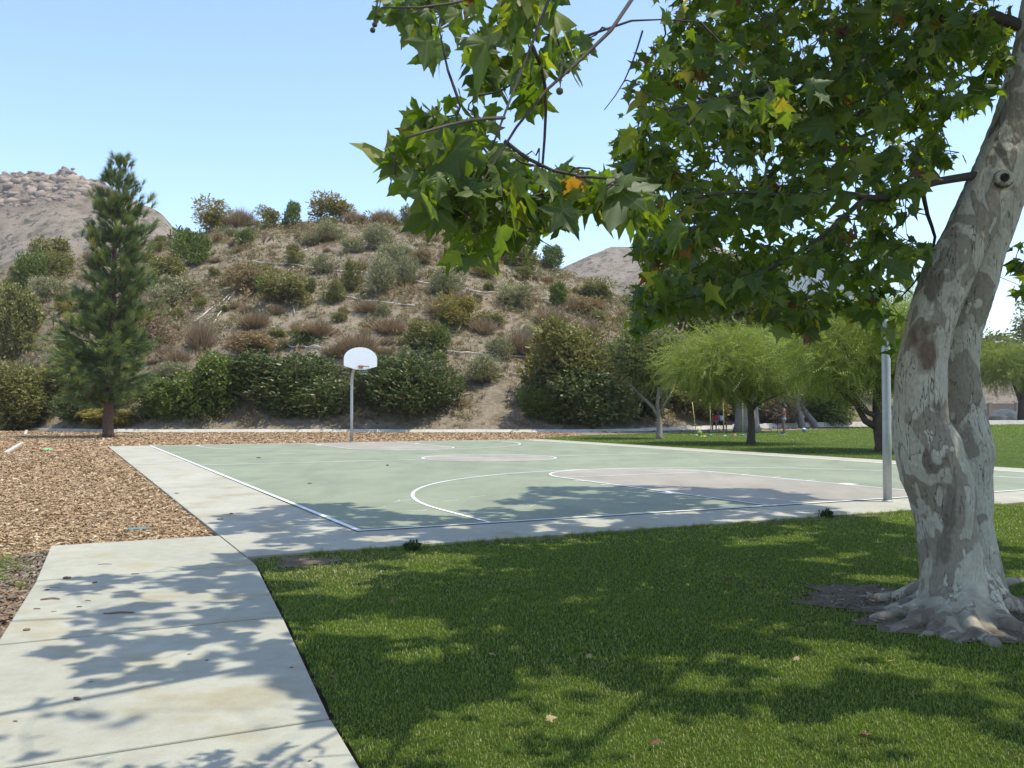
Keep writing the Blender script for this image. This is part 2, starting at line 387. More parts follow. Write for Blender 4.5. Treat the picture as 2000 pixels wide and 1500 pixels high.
EDGE_R = [(-1.16, -1.32), (-1.7, -1.39), (-3.7, -1.60), (-5.7, -1.83), (-6.3, -1.88), (-9, -2.05), (-14, -2.25)]   # right edge of the path (u, v)
EDGE_L = [(0.36, -2.95), (-1.57, -3.03), (-3.6, -3.18), (-5.65, -3.36), (-9, -3.65), (-14, -3.9)]
def edge(tab, u): return float(np.interp(-u, [-t[0] for t in tab], [t[1] for t in tab]))
near_poly = [W(u, v + 0.025) for u, v in EDGE_R] + [W(-14, 45), W(-1.14, 45), W(-1.16, -1.28)]
far_poly = [W(-1.2, 16.63), W(-1.2, 45), (60, 30), (110, 60)] + [tuple(p) for p in LAWN_FAR[::-1]] + [W(27.0, 16.75), W(26.5, 16.63)]
sheet_obj('lawn', near_poly, -0.02, M['lawn'], label='near lawn in the shade of the sycamore')
sheet_obj('lawn', far_poly, -0.021, M['lawn'], label='far sunlit lawn beyond the court')

# ------------------------------------------------------------------ path and court
sheet_obj('path_bed', [W(0.3, -2.9), W(-13, -3.1), W(-13, -2.2), W(-6, -1.9), W(-3.7, -1.7), W(-1.2, -1.45), W(0.3, -1.45)], -0.045, M['dirt'], label='dark soil under the footpath joints')
path = empty('path', W(-1, -2.2) + (0,)); tag(path, 'pale concrete footpath of broad slabs with stains', kind='structure')
us = [0.36, -1.62, -3.66, -5.68, -7.7, -9.7, -11.7, -13.7]
for i in range(len(us) - 1):
    a, b_ = us[i], us[i + 1]; g = 0.012
    mid = (a + b_) / 2
    vr = lambda u: -1.385 if u > -1.2 else edge(EDGE_R, u)
    poly = [W(a - g, edge(EDGE_L, a)), W(mid, edge(EDGE_L, mid)), W(b_ + g, edge(EDGE_L, b_)), W(b_ + g, vr(b_)), W(mid, vr(mid)), W(a - g, vr(a))]
    if i == 0: poly = poly[:4] + [W(-1.17, -1.385), W(a - g, -1.385)]
    b = MB(); b.prism(poly, -0.1, rng.normal(0, 0.0015)); o = b.build('slab', M['path'], path)
    bv = o.modifiers.new('b', 'BEVEL'); bv.width = 0.007; bv.segments = 2; bv.limit_method = 'ANGLE'
apron = empty('court_apron', W(-0.5, 5) + (0,)); tag(apron, 'light concrete apron bordering the painted court', kind='structure')
def slab(poly):
    b = MB(); b.prism(poly, -0.1, 0.0 + rng.normal(0, 0.0008)); o = b.build('slab', M['apron'], apron)
    bv = o.modifiers.new('b', 'BEVEL'); bv.width = 0.004; bv.segments = 1; bv.limit_method = 'ANGLE'
ul = [-1.14] + list(np.arange(1.9, 26, 3.06)) + [26.42]
for a, b_ in zip(ul[:-1], ul[1:]): slab([W(a + .003, -1.37), W(a + .003, -0.005), W(b_ - .003, -0.005), W(b_ - .003, -1.37)])
for a, b_ in zip(ul[:-1], ul[1:]): slab([W(a + .003, CW + 0.01), W(a + .003, CW + 1.25), W(b_ - .003, CW + 1.25), W(b_ - .003, CW + .01)])
vl = list(np.linspace(-0.007, CW + .007, 6))
for a, b_ in zip(vl[:-1], vl[1:]):
    slab([W(-1.14, a + .003), W(-0.005, a + .003), W(-0.005, b_ - .003), W(-1.14, b_ - .003)])
    slab([W(CL + .01, a + .003), W(26.42, a + .003), W(26.42, b_ - .003), W(CL + .01, b_ - .003)])
court = MB(); court.prism([W(-0.004, -0.004), W(-0.004, CW + .004), W(CL + .004, CW + .004), W(CL + .004, -0.004)], -0.1, 0.003)
c0 = W(CL / 2, CW / 2) + (0,)
court = court.build('court', M['green'], loc=c0); tag(court, 'pale green painted basketball court with tan keys', kind='structure')
mC = CW / 2; TR = 6.04
def arc(uc, vc, r, a0, a1, n=48):
    return [(uc + r * math.sin(t), vc + r * math.cos(t)) for t in np.linspace(a0, a1, n)]
def cpart(name, poly, z, mat): b = MB(); b.sheet([W(*p) for p in poly], z); return b.build(name, mat, court)
def cline(pts, w=0.05, z=0.011):
    P = np.array([W(*p) for p in pts]); T = np.gradient(P, axis=0); T /= np.linalg.norm(T, axis=1, keepdims=True)
    Nn = np.stack([-T[:, 1], T[:, 0]], 1) * w / 2; b = MB(); b.strip(P + Nn, P - Nn, z); return b.build('painted_line', M['white'], court)
for end in (0, 1):
    f = (lambda u: u) if end == 0 else (lambda u: CL - u)
    key = [(0.03, mC - 1.83), (5.79, mC - 1.83)] + arc(5.79, mC, 1.83, math.pi, 0)[1:-1] + [(5.79, mC + 1.83), (0.03, mC + 1.83)]
    key = [(f(u), v) for u, v in key]
    cpart('key_paint', key if end == 0 else key[::-1], 0.007, M['tan'])
    cline([(f(0.03), mC - 1.83), (f(5.79), mC - 1.83)] + [(f(u), v) for u, v in arc(5.79, mC, 1.83, math.pi, 0)] + [(f(5.79), mC + 1.83), (f(0.03), mC + 1.83)], z=0.011)
    cline([(f(5.79), mC - 1.805), (f(5.79), mC + 1.805)], z=0.0115)
    cline([(f(0.03), mC - TR), (f(0.8), mC - TR)] + [(f(u), v) for u, v in arc(1.6, mC, TR, math.pi, 0, 90)] + [(f(0.8), mC + TR), (f(0.03), mC + TR)], z=0.0095)
    for s in (-1, 1):
        for k, uu in enumerate((2.2, 3.1, 4.0, 4.9)):
            cline([(f(uu), mC + s * 1.855), (f(uu), mC + s * 2.06)], 0.30 if k == 0 else 0.05, z=0.0105)
cpart('centre_paint', arc(CL / 2, mC, 1.83, 0, 2 * math.pi, 64)[:-1][::-1], 0.007, M['tan'])
cline(arc(CL / 2, mC, 1.83, 0, 2 * math.pi, 90), z=0.0105)
cline([(CL / 2, 0.03), (CL / 2, CW - 0.03)], z=0.0118)
cline([(0.025, 0), (0.025, CW)], 0.06, 0.0128); cline([(CL - 0.025, 0), (CL - 0.025, CW)], 0.06, 0.0128)
cline([(0, 0.03), (CL, 0.03)], 0.065, 0.0134); cline([(0, CW - 0.03), (CL, CW - 0.03)], 0.065, 0.0134)
# chalk scribbles worn into the near corner
for k in range(16):
    u, v = rng.uniform(0.7, 3.0), rng.uniform(0.5, 3.2); a = rng.uniform(-0.5, 1.0); l = rng.uniform(0.15, 0.45)
    b = cline([(u, v), (u + l * .5 * math.sin(a) + rng.normal(0, .04), v + l * .5 * math.cos(a)), (u + l * math.sin(a), v + l * math.cos(a))], 0.011, 0.0062 + k * 5e-5); b.name = 'chalk_mark'
# ------------------------------------------------------------------ leaf templates
def leaf_lobed(detail=True, seed=0):
    """palmate sycamore leaf of five pointed lobes, base at the origin, tip at +y, about one unit long"""
    r = random.Random(seed); out = []
    lobes = [(-128, 0.40), (-66, 0.62), (0, 1.0 - 0.38), (66, 0.62), (128, 0.40)]
    ctr = (0, 0.36)
    lobes = [(a + r.uniform(-9, 9) * (a != 0), l * r.uniform(0.82, 1.18)) for a, l in lobes]
    wv = r.uniform(0.8, 1.15)
    seq = []
    for k, (a, l) in enumerate(lobes):
        w = (19 if detail else 15) * wv
        l *= r.uniform(0.9, 1.1)
        if detail: seq += [(a - w, l * 0.66), (a - w * 0.62, l * 0.80), (a - w * 0.40, l * 0.84), (a, l * 1.10), (a + w * 0.42, l * 0.82), (a + w * 0.66, l * 0.79), (a + w, l * 0.64)]
        elif detail is None: seq += [(a, l * 1.12)]
        else: seq += [(a - w, l * 0.58), (a, l * 1.08), (a + w, l * 0.58)]
        if k < 4: seq.append(((a + lobes[k + 1][0]) / 2, (0.36 if detail is None else 0.27) + 0.10 * r.random()))
    P = [(ctr[0], ctr[1])] + [(ctr[0] + l * math.sin(R(a)), ctr[1] + l * math.cos(R(a))) for a, l in seq] + [(0.0, 0.06)]
    P = np.array(P); z = -0.16 * np.abs(P[:, 0]) ** 1.3 - 0.22 * np.clip(P[:, 1] - 0.3, 0, 1) ** 2 + 0.04 * np.sin(P[:, 0] * 9 + seed) * (P[:, 1] > 0.2)
    V = np.column_stack([P[:, 0], P[:, 1], z]); n = len(P) - 1
    F = np.array([(0, 1 + (i + 1) % n, 1 + i) for i in range(n)])
    return V, F
LEAF_HI = [leaf_lobed(True, s) for s in (0, 1, 2, 3, 7, 9)]; LEAF_LO = leaf_lobed(None, 2)
def spray(n, spread, lw, seed):
    """a sprig of n small folded leaves"""
    r = np.random.default_rng(seed); V = []; F = []
    for k in range(n):
        d = r.normal(size=3); d[1] = abs(d[1]) + 0.5; d /= np.linalg.norm(d); o = r.normal(size=3) * spread * 0.4
        s = np.cross(d, r.normal(size=3)); s /= np.linalg.norm(s); i = len(V)
        V += [o, o + d * 0.5 + s * lw, o + d, o + d * 0.5 - s * lw]; F += [(i, i + 1, i + 2), (i, i + 2, i + 3)]
    return np.array(V), np.array(F)
SPR = spray(4, 0.9, 0.24, 1); SPR_FINE = spray(6, 1.0, 0.09, 2); SPR_ROUND = spray(3, 0.8, 0.34, 3)
def frond():
    V = []; F = []; n = 8; prev = None
    for k in range(n):
        t = k / (n - 1); c = np.array([0, t * 0.95, -0.10 * math.sin(t * 3)])
        for s in (-1, 1):
            i = len(V); d = np.array([s * 0.15, 0.11, -0.03]); w = np.array([s * 0.01, 0.05, 0.02])
            V += [c - w * 0.3, c + d * 0.35 + w * 0.75, c + d]; F += [(i, i + 1, i + 2)]
    return np.array(V), np.array(F)
FROND = frond()
def needles(n, seed):
    r = np.random.default_rng(seed); V = []; F = []
    for k in range(n):
        a = r.uniform(0, 2 * math.pi); sp_ = r.uniform(0.15, 0.75); d = np.array([math.cos(a) * sp_, 1.0, math.sin(a) * sp_]); d /= np.linalg.norm(d)
        b = np.array([0, r.uniform(-0.35, 0.25), 0]); s = np.cross(d, r.normal(size=3)); s /= np.linalg.norm(s); s *= 0.021; i = len(V)
        V += [b - s, b + s, b + d * r.uniform(0.75, 1.05)]; F.append((i, i + 1, i + 2))
    return np.array(V), np.array(F)
NEED = needles(52, 4)

# foliage materials (rnd runs from shade-free dark to light leaf colours of the plant itself)
M['sumac'] = foliage('sumac_leaf', [(0, (0.059, 0.083, 0.027)), (0.6, (0.108, 0.140, 0.041)), (0.93, (0.167, 0.180, 0.062)), (1, (0.312, 0.256, 0.119))], 0.25, 0.42)
M['sumac_b'] = foliage('bright_shrub_leaf', [(0, (0.087, 0.128, 0.024)), (0.6, (0.145, 0.196, 0.038)), (1, (0.233, 0.256, 0.068))], 0.3, 0.45)
M['olive'] = foliage('olive_brush', [(0, (0.146, 0.151, 0.043)), (0.6, (0.227, 0.221, 0.070)), (1, (0.362, 0.310, 0.116))], 0.25, 0.6)
M['sage'] = foliage('grey_sage', [(0, (0.185, 0.191, 0.096)), (0.6, (0.271, 0.261, 0.135)), (1, (0.413, 0.370, 0.208))], 0.2, 0.7)
M['yellow'] = foliage('yellow_brush', [(0, (0.179, 0.155, 0.031)), (0.5, (0.275, 0.231, 0.050)), (1, (0.372, 0.308, 0.088))], 0.25, 0.65)
M['rust'] = foliage('rusty_brush', [(0, (0.197, 0.137, 0.066)), (0.6, (0.281, 0.200, 0.099)), (1, (0.367, 0.290, 0.148))], 0.2, 0.8)
M['dry'] = foliage('dry_brush', [(0, (0.227, 0.162, 0.107)), (0.6, (0.330, 0.238, 0.155)), (1, (0.474, 0.361, 0.238))], 0.15, 0.9)
M['straw'] = foliage('dry_grass', [(0, (0.141, 0.102, 0.061)), (0.3, (0.218, 0.155, 0.082)), (0.5, (0.272, 0.198, 0.090)), (0.7, (0.294, 0.235, 0.098)), (0.85, (0.206, 0.198, 0.074)), (1, (0.152, 0.160, 0.061))], 0.2, 0.9)
M['pepper'] = foliage('pepper_leaf', [(0, (0.146, 0.188, 0.037)), (0.5, (0.224, 0.285, 0.052)), (1, (0.344, 0.391, 0.090))], 0.45, 0.5)
M['euca'] = foliage('gum_leaf', [(0, (0.113, 0.131, 0.049)), (0.5, (0.177, 0.200, 0.070)), (1, (0.290, 0.293, 0.126))], 0.35, 0.5)
M['pine'] = foliage('pine_needles', [(0, (0.083, 0.130, 0.053)), (0.55, (0.155, 0.220, 0.074)), (0.9, (0.300, 0.334, 0.094)), (1, (0.441, 0.308, 0.112))], 0.2, 0.5)
M['wood'] = plain('shrub_wood', (0.16, 0.125, 0.10), 0.9, 0, 0.3, 6, 0.5)
M['bark_dark'] = plain('dark_bark', (0.075, 0.055, 0.042), 0.95, 0, 0.45, 9, 0.8)
M['bark_grey'] = plain('grey_bark', (0.24, 0.20, 0.165), 0.9, 0, 0.3, 9, 0.7)
M['bark_pine'] = plain('pine_bark', (0.11, 0.062, 0.042), 0.95, 0, 0.5, 14, 1.0)

# ------------------------------------------------------------------ shrubs
def shrub_mesh(name, w, h, n, tmpl, size, lobes=7, seed=0, droop=0.0, bottom=0.05, fill=0.35, up=0.5):
    r = np.random.default_rng(seed); C = []
    for k in range(lobes):
        a = r.uniform(0, 2 * math.pi); q = math.sqrt(r.random()) * 0.36
        rad = r.uniform(0.13, 0.30)
        C.append((math.cos(a) * q * w, math.sin(a) * q * w, h * (rad * 0.7 + r.random() * (1 - rad * 1.75)), rad * w * r.uniform(0.8, 1.05), rad * h * r.uniform(1.0, 1.35)))
    C = np.array(C); k = r.integers(0, lobes, n)
    d = r.normal(size=(n, 3)); d /= np.linalg.norm(d, axis=1, keepdims=True)
    q = np.where(r.random(n) < fill, r.random(n) ** 0.5, r.normal(0.98, 0.13, n) + (r.random(n) < 0.07) * r.uniform(0.1, 0.35, n))
    P = C[k, :3] + d * q[:, None] * C[k][:, [3, 3, 4]]
    P[:, 2] = np.where(P[:, 2] < bottom * h, r.uniform(0, bottom * h + 0.05, n), P[:, 2])
    ax = d + np.array([0, 0, up]) + r.normal(0, 0.5, (n, 3)); nr = r.normal(size=(n, 3)) + d * 0.7
    V, F, rr = scatter(tmpl[0], tmpl[1], P, frames(ax, nr), size * r.uniform(0.7, 1.3, n), np.clip(r.normal(0.5, 0.24, n), 0, 1))
    return mesh_np(name, V, F, rr)
def stems_mb(w, h, n, seed, r0=0.03):
    r = random.Random(seed); b = MB()
    for k in range(n):
        a = r.uniform(0, 6.28); q = r.uniform(0.12, 0.38) * w
        b.tube([(r.uniform(-.1, .1), r.uniform(-.1, .1), -0.15), (math.cos(a) * q * 0.4, math.sin(a) * q * 0.4, h * 0.35), (math.cos(a) * q, math.sin(a) * q, h * r.uniform(0.7, 0.95))], [r0, r0 * 0.7, r0 * 0.25], 5)
    return b
def twig_brush(name, w, h, n, seed):
    """leafless brush: many thin twigs fanning from the base"""
    r = np.random.default_rng(seed); a = r.uniform(0, 2 * math.pi, n); q = np.sqrt(r.random(n))
    base = np.column_stack([np.cos(a) * q * w * 0.22, np.sin(a) * q * w * 0.22, np.full(n, -0.05)])
    tip = np.column_stack([np.cos(a) * q * w * 0.55, np.sin(a) * q * w * 0.55, h * (1.05 - 0.5 * q ** 2) * r.uniform(0.5, 1.0, n)]) + r.normal(0, 0.13 * w, (n, 3)) * [1, 1, 0.4]
    s = r.normal(size=(n, 3)); s[:, 2] *= 0.2; s /= np.linalg.norm(s, axis=1, keepdims=True); s *= r.uniform(0.004, 0.012, n)[:, None]
    mid = base * 0.45 + tip * 0.55 + r.normal(0, 0.05 * w, (n, 3))
    V = np.stack([base - s, base + s, mid + s * 0.9, mid - s * 0.9, tip], 1).reshape(-1, 3)
    i = np.arange(n)[:, None] * 5
    F = np.concatenate([i + [0, 1, 2], i + [0, 2, 3], i + [3, 2, 4]])
    return mesh_np(name, V, F, np.tile(np.clip(r.normal(0.5, 0.25, n), 0, 1), 3))

# the big shrubs along the foot of the hill, each with its stems
BIG = {'a': shrub_mesh('foliage', 1, 1, 9000, SPR, 0.041, 16, 1, fill=0.4), 'b': shrub_mesh('foliage', 1, 1, 9000, SPR, 0.039, 20, 2, fill=0.4, up=1.2),
       'c': shrub_mesh('foliage', 1, 1, 7500, SPR_ROUND, 0.046, 14, 3, fill=0.4)}
STEM = [stems_mb(1, 1, 14, s, 0.010).mesh('stems') for s in (1, 2)]
for s in STEM: s.materials.append(M['wood'])
def big_shrub(px, pyb, w_px, h_px, Y, var, mat, label, rz=0.0, depth=0.85):
    g = at(px, 800, Y); z = H(g[0], Y); z = min(z, at(px, pyb, Y)[2] + 0.6) if z > 0.5 else z
    top = at(px, pyb - h_px, Y)[2]; w = w_px / 1766 * Y; h = max(0.5, top - z)
    t = empty('shrub', (g[0], Y, z - 0.05), rz)
    f = link('foliage', BIG[var], mat, t); f.material_slots[0].link = 'OBJECT'; f.material_slots[0].material = mat; f.scale = (w, w * depth, h); s = link('stems', STEM[len(label) % 2], None, t); s.scale = (w, w * depth, h)
    tag(t, label, 'shrub', 'large shrubs along the foot of the hill'); return t
big_shrub(585, 832, 245, 142, 58.0, 'a', M['sumac'], 'broad dark green rounded shrub just behind the hoop pole, on its pine side', 0.4)
big_shrub(805, 832, 235, 150, 57.5, 'b', M['sumac'], 'tall dark green shrub with upright sprigs beside the backboard', 1.3)
big_shrub(418, 832, 150, 135, 57.2, 'c', M['sumac_b'], 'mid green leafy shrub between the pine and the broad dark shrub', 2.2)
big_shrub(322, 835, 130, 95, 56.6, 'c', M['sumac_b'], 'low bright green shrub right behind the pine trunk', 0.2)
big_shrub(60, 832, 190, 122, 60.0, 'a', M['olive'], 'olive spreading shrub behind the low pine bough', 2.9)
big_shrub(-80, 832, 240, 130, 66.0, 'b', M['sage'], 'grey green shrub where the kerb bends away past the pine', 1.0)
big_shrub(165, 835, 110, 75, 57.0, 'b', M['sumac'], 'small dark shrub under the low pine bough', 0.7)
big_shrub(1130, 836, 250, 205, 57.6, 'a', M['olive'], 'huge olive shrub with blossom tips at the end of the bare trail', 0.9)
big_shrub(1060, 834, 110, 85, 56.4, 'b', M['sumac_b'], 'low green shrub in front of the huge olive shrub', 2.4)
big_shrub(1130, 838, 170, 120, 56.0, 'c', M['sumac'], 'dark leafy shrub under the huge olive shrub', 0.1)
big_shrub(1235, 836, 170, 165, 61.0, 'a', M['sumac'], 'dark shrub behind the slender grey tree', 1.7)
big_shrub(1350, 834, 170, 90, 65.0, 'c', M['rust'], 'dried brownish shrub behind the leaning yellow pole', 0.5)
big_shrub(1425, 833, 150, 105, 67.0, 'a', M['sumac'], 'shaded dark shrub behind the seated people', 2.0)
big_shrub(1520, 830, 110, 80, 69.0, 'b', M['dry'], 'bare grey shrub behind the standing person', 1.1)
big_shrub(1620, 829, 120, 95, 73.0, 'c', M['sumac_b'], 'leafy green shrub beyond the blue ball', 2.6)
big_shrub(270, 700, 130, 130, 66.0, 'b', M['dry'], 'withered reddish shrub uphill beside the pine', 0.3)
big_shrub(215, 838, 120, 40, 55.9, 'c', M['yellow'], 'low pale flowering shrub at the kerb behind the pine trunk', 0.3)
big_shrub(30, 620, 110, 60, 76.0, 'c', M['olive'], 'olive tree-like shrub high on the slope past the pine', 0.3)

# hillside brush: every bush a thing of its own
KIND = {
    'olive': ('brush', 'olive green bush', 'olive', lambda s: shrub_mesh('brush', 1, 1, 1300, SPR, 0.068, 11, s)),
    'green': ('brush', 'fresh green bush', 'sumac_b', lambda s: shrub_mesh('brush', 1, 1, 1300, SPR, 0.068, 11, s, up=1.4)),
    'sage': ('sagebrush', 'wispy grey green sagebrush', 'sage', lambda s: shrub_mesh('sagebrush', 1, 1, 1100, SPR_FINE, 0.10, 12, s, up=1.6)),
    'yellow': ('brush', 'yellow tinged round bush', 'yellow', lambda s: shrub_mesh('brush', 1, 1, 1500, SPR, 0.058, 12, s)),
    'rust': ('dry_brush', 'rust brown dried brush dome', 'rust', lambda s: shrub_mesh('dry_brush', 1, 1, 1300, SPR_FINE, 0.09, 12, s)),
    'dry': ('dry_brush', 'leafless brown twiggy bush', 'dry', lambda s: twig_brush('dry_brush', 1, 1, 900, s)),
}
KM = {}
for k, (nm, lb, mt, fn) in KIND.items():
    KM[k] = []
    for s in range(3):
        me = fn(17 + s * 5 + len(k)); me.materials.append(M[mt]); KM[k].append(me)
def bush(k, p, w, h):
    o = bpy.data.objects.new(KIND[k][0], KM[k][rng.integers(0, 3)]); COL.objects.link(o)
    o.location = (p[0], p[1], p[2] - 0.08); o.rotation_euler = (0, 0, rng.uniform(0, 6.28)); o.scale = (w, w * rng.uniform(0.8, 1.1), h)
    px = pix(np.array(p))[0][0]; yb = interp(KERB, px); hz_ = (p[1] - yb) / 44
    size = 'small' if w < 1.25 else ('large' if w > 2.1 else 'middling')
    up_ = 'low on the slope' if hz_ < 0.3 else ('halfway up the slope' if hz_ < 0.65 else 'near the hilltop')
    al = 'behind the pine' if px < 350 else ('between pine and far hoop' if px < 600 else ('uphill of the far hoop' if px < 800 else ('uphill of the bare trail' if px < 1010 else 'past the bare trail')))
    tag(o, f'{size} {KIND[k][1]} {up_}, {al}', 'bush', KIND[k][1] + ('s' if k == 'rust' else 'es') + ' of the hillside'); return o
placed = []
special = [('yellow', 410, 440, 95, 62), ('yellow', 645, 432, 95, 55), ('olive', 805, 440, 50, 42), ('green', 570, 445, 40, 50), ('olive', 525, 445, 50, 42),
    ('dry', 470, 440, 60, 40), ('dry', 750, 435, 55, 30), ('dry', 690, 435, 50, 30), ('green', 1078, 528, 50, 50), ('yellow', 893, 640, 90, 70), ('rust', 497, 690, 95, 42),
    ('olive', 560, 600, 95, 70), ('sage', 865, 575, 70, 60), ('sage', 745, 570, 65, 75), ('sage', 795, 555, 45, 60), ('olive', 690, 570, 45, 65), ('green', 375, 520, 75, 70),
    ('olive', 830, 690, 85, 65), ('green', 858, 695, 50, 60), ('sage', 1010, 600, 80, 50), ('green', 1092, 605, 50, 55), ('olive', 650, 590, 50, 45), ('sage', 740, 490, 55, 55),
    ('sage', 640, 470, 60, 40), ('olive', 330, 560, 80, 60), ('sage', 330, 600, 90, 60), ('rust', 1150, 620, 80, 45), ('olive', 1170, 590, 70, 45), ('green', 55, 570, 60, 80),
    ('olive', 110, 545, 80, 55), ('sage', 90, 590, 60, 60), ('green', 60, 610, 40, 25), ('olive', 25, 590, 60, 50), ('rust', 480, 570, 80, 60), ('dry', 390, 680, 60, 70),
    ('dry', 700, 690, 90, 55), ('dry', 760, 650, 70, 40), ('dry', 620, 660, 80, 40), ('dry', 1010, 690, 70, 60), ('dry', 1080, 640, 80, 50), ('sage', 975, 700, 50, 45), ('dry', 1050, 700, 60, 60)]
for k, x, y, w, h in special:
    p = hit(x, y)
    if p is None: p = np.array([*at(x, y, 100)[:2], 0]); p[2] = H(p[0], p[1])
    s = p[1] / 1766; bush(k, p, w * s * 1.02, h * s * 1.0); placed.append((x, y))
tries = 0
while len(placed) < 290 and tries < 6000:
    tries += 1
    x = rng.uniform(-60, 1330); y = interp(SKYL, x) + 4 + (rng.random() ** 1.25) * (815 - interp(SKYL, x))
    if y > 800: continue
    if abs(x - (975 + (y - 760) * -0.1)) < 38 and y > 690: continue     # the bare trail
    dmin = 13 + (y - 420) * 0.045
    if any((x - a) ** 2 + ((y - b) * 1.5) ** 2 < dmin ** 2 for a, b in placed): continue
    p = hit(x, y)
    if p is None: continue
    left = x < 330
    k = rng.choice(['olive', 'green', 'sage', 'yellow', 'rust', 'dry'], p=[0.26, 0.14, 0.18, 0.05, 0.10, 0.27] if left else [0.15, 0.07, 0.20, 0.03, 0.13, 0.42])
    w = rng.lognormal(0.24, 0.40); bush(k, p, w, w * rng.uniform(0.55, 0.95) * (0.75 if k == 'dry' else 1)); placed.append((x, y))
# dry grass between them: nobody could count it
n = 16000; P = []
while len(P) < n:
    x = rng.uniform(-450, 1750); Yq = interp(KERB, x) + 0.5 + rng.random() ** 0.8 * 46; X = (x - 1000) / 1766 * Yq
    if abs(x - 965) < 22 and Yq < 70 and rng.random() < 0.9: continue
    if fbm(X, Yq, 0.16, 3) + rng.normal(0, 0.16) < -0.10: continue
    P.append((X, Yq, H(X, Yq) - 0.03))
P = np.array(P)
def tuft(nb, lean, seed, w=0.03):
    r = np.random.default_rng(seed); V = []; F = []
    for k in range(nb):
        a = r.uniform(0, 6.28); l = r.uniform(0.1, lean); t = np.array([math.cos(a) * l, math.sin(a) * l, r.uniform(0.55, 1.0)]); b = np.array([math.cos(a), math.sin(a), 0]) * r.uniform(0, 0.25)
        s = np.array([-math.sin(a), math.cos(a), 0]) * w; i = len(V); V += [b - s, b + s, b + t]; F.append((i, i + 1, i + 2))
    return np.array(V), np.array(F)
TUFT = tuft(11, 0.9, 3, 0.035)
V, F, rr = scatter(TUFT[0], TUFT[1], P, spin(n), np.column_stack([rng.uniform(0.25, 0.65, n)] * 2 + [rng.uniform(0.15, 0.5, n)]), np.clip(rng.normal(0.5, 0.14, n) + np.array([fbm(p[0], p[1], 0.22, 3) for p in P]) * 0.9, 0, 1))
tag(link('dry_grass', mesh_np('dry_grass', V, F, rr), M['straw']), 'straw coloured dry grass covering the hillside', 'grass', kind='stuff')

# low brush between the bushes, past the 300 that show largest
n = 3600; C_ = []
while len(C_) < n:
    x = rng.uniform(-150, 1400); Yq = interp(KERB, x) + 0.8 + rng.random() ** 0.85 * 44; X = (x - 1000) / 1766 * Yq
    if abs(x - 965) < 26 and Yq < 72: continue
    if fbm(X, Yq, 0.13, 3) + rng.normal(0, 0.2) < -0.25: continue
    C_.append((X, Yq, H(X, Yq)))
C_ = np.array(C_); m_ = 12; cw = rng.lognormal(-0.28, 0.32, n); d = rdirs(n * m_); d[:, 2] = np.abs(d[:, 2])
Pq = np.repeat(C_, m_, 0) + d * np.repeat(cw, m_)[:, None] * [0.5, 0.5, 0.55] * (rng.random(n * m_) ** 0.4)[:, None]; ck = np.repeat(np.clip(rng.normal(0.48, 0.28, n), 0, 1), m_)
SPR_LOW = spray(3, 1.0, 0.15, 6)
V, F, rr = scatter(SPR_LOW[0], SPR_LOW[1], Pq, frames(d + [0, 0, .5] + rng.normal(0, .4, d.shape), rdirs(n * m_)), np.repeat(cw, m_) * rng.uniform(.19, .34, n * m_), np.clip(ck + rng.normal(0, .05, n * m_), 0, 1))
M['low'] = foliage('low_brush', [(0, (0.169, 0.121, 0.076)), (0.3, (0.249, 0.182, 0.105)), (0.5, (0.271, 0.208, 0.101)), (0.68, (0.215, 0.197, 0.084)), (0.85, (0.158, 0.170, 0.063)), (1, (0.125, 0.154, 0.046))], 0.2, 0.85)
tag(link('low_brush', mesh_np('low_brush', V, F, rr), M['low']), 'low dry scrub filling the gaps between the hillside bushes', 'scrub', kind='stuff')
# white irrigation pipes lying on the slope
M['pvc'] = plain('weathered_pvc', (0.52, 0.49, 0.44), 0.6, 0, 0.15, 3)
def pipe(pts, rad, label):
    Q = []
    for (a, b_) in zip(pts[:-1], pts[1:]):
        for t in np.linspace(0, 1, 7)[:-1]:
            p = hit(a[0] + (b_[0] - a[0]) * t, a[1] + (b_[1] - a[1]) * t)
            if p is not None: Q.append(p + [0, 0, rad + 0.10 + 0.05 * math.sin(len(Q))])
    p = hit(*pts[-1])
    if p is not None: Q.append(p + [0, 0, rad + 0.08])
    if len(Q) < 2: return
    b = MB(); b.tube(Q, rad, 6); c = tuple(Q[len(Q) // 2]); o = b.build('irrigation_pipe', M['pvc'], loc=c, smooth=True); tag(o, label, 'pipe', 'irrigation pipes on the hillside')
pipe([(455, 512), (540, 519), (665, 533), (760, 545), (840, 561)], 0.055, 'long pale irrigation pipe running across the upper slope')
pipe([(880, 565), (960, 578), (1075, 588)], 0.055, 'pale irrigation pipe continuing across the upper slope by the sagebrush')
pipe([(368, 643), (400, 618), (430, 596), (460, 573)], 0.045, 'white pipe slanting uphill beside the pine, upper of two')
pipe([(398, 662), (420, 632), (440, 600), (457, 574)], 0.045, 'white pipe slanting uphill beside the pine, lower of two')
pipe([(553, 541), (574, 523)], 0.04, 'short white pipe slanting below the long upper pipe')
pipe([(573, 500), (600, 490)], 0.04, 'short white pipe near the top of the slope')
pipe([(623, 578), (720, 592), (812, 603)], 0.05, 'pale pipe crossing the middle of the slope')
pipe([(540, 681), (600, 684), (680, 686)], 0.05, 'pale pipe above the broad dark shrub and the backboard')
pipe([(860, 693), (940, 698), (1040, 704)], 0.05, 'pale pipe crossing the bare trail')
pipe([(566, 572), (575, 616)], 0.04, 'thin pale stake leaning among the green brush on the slope')

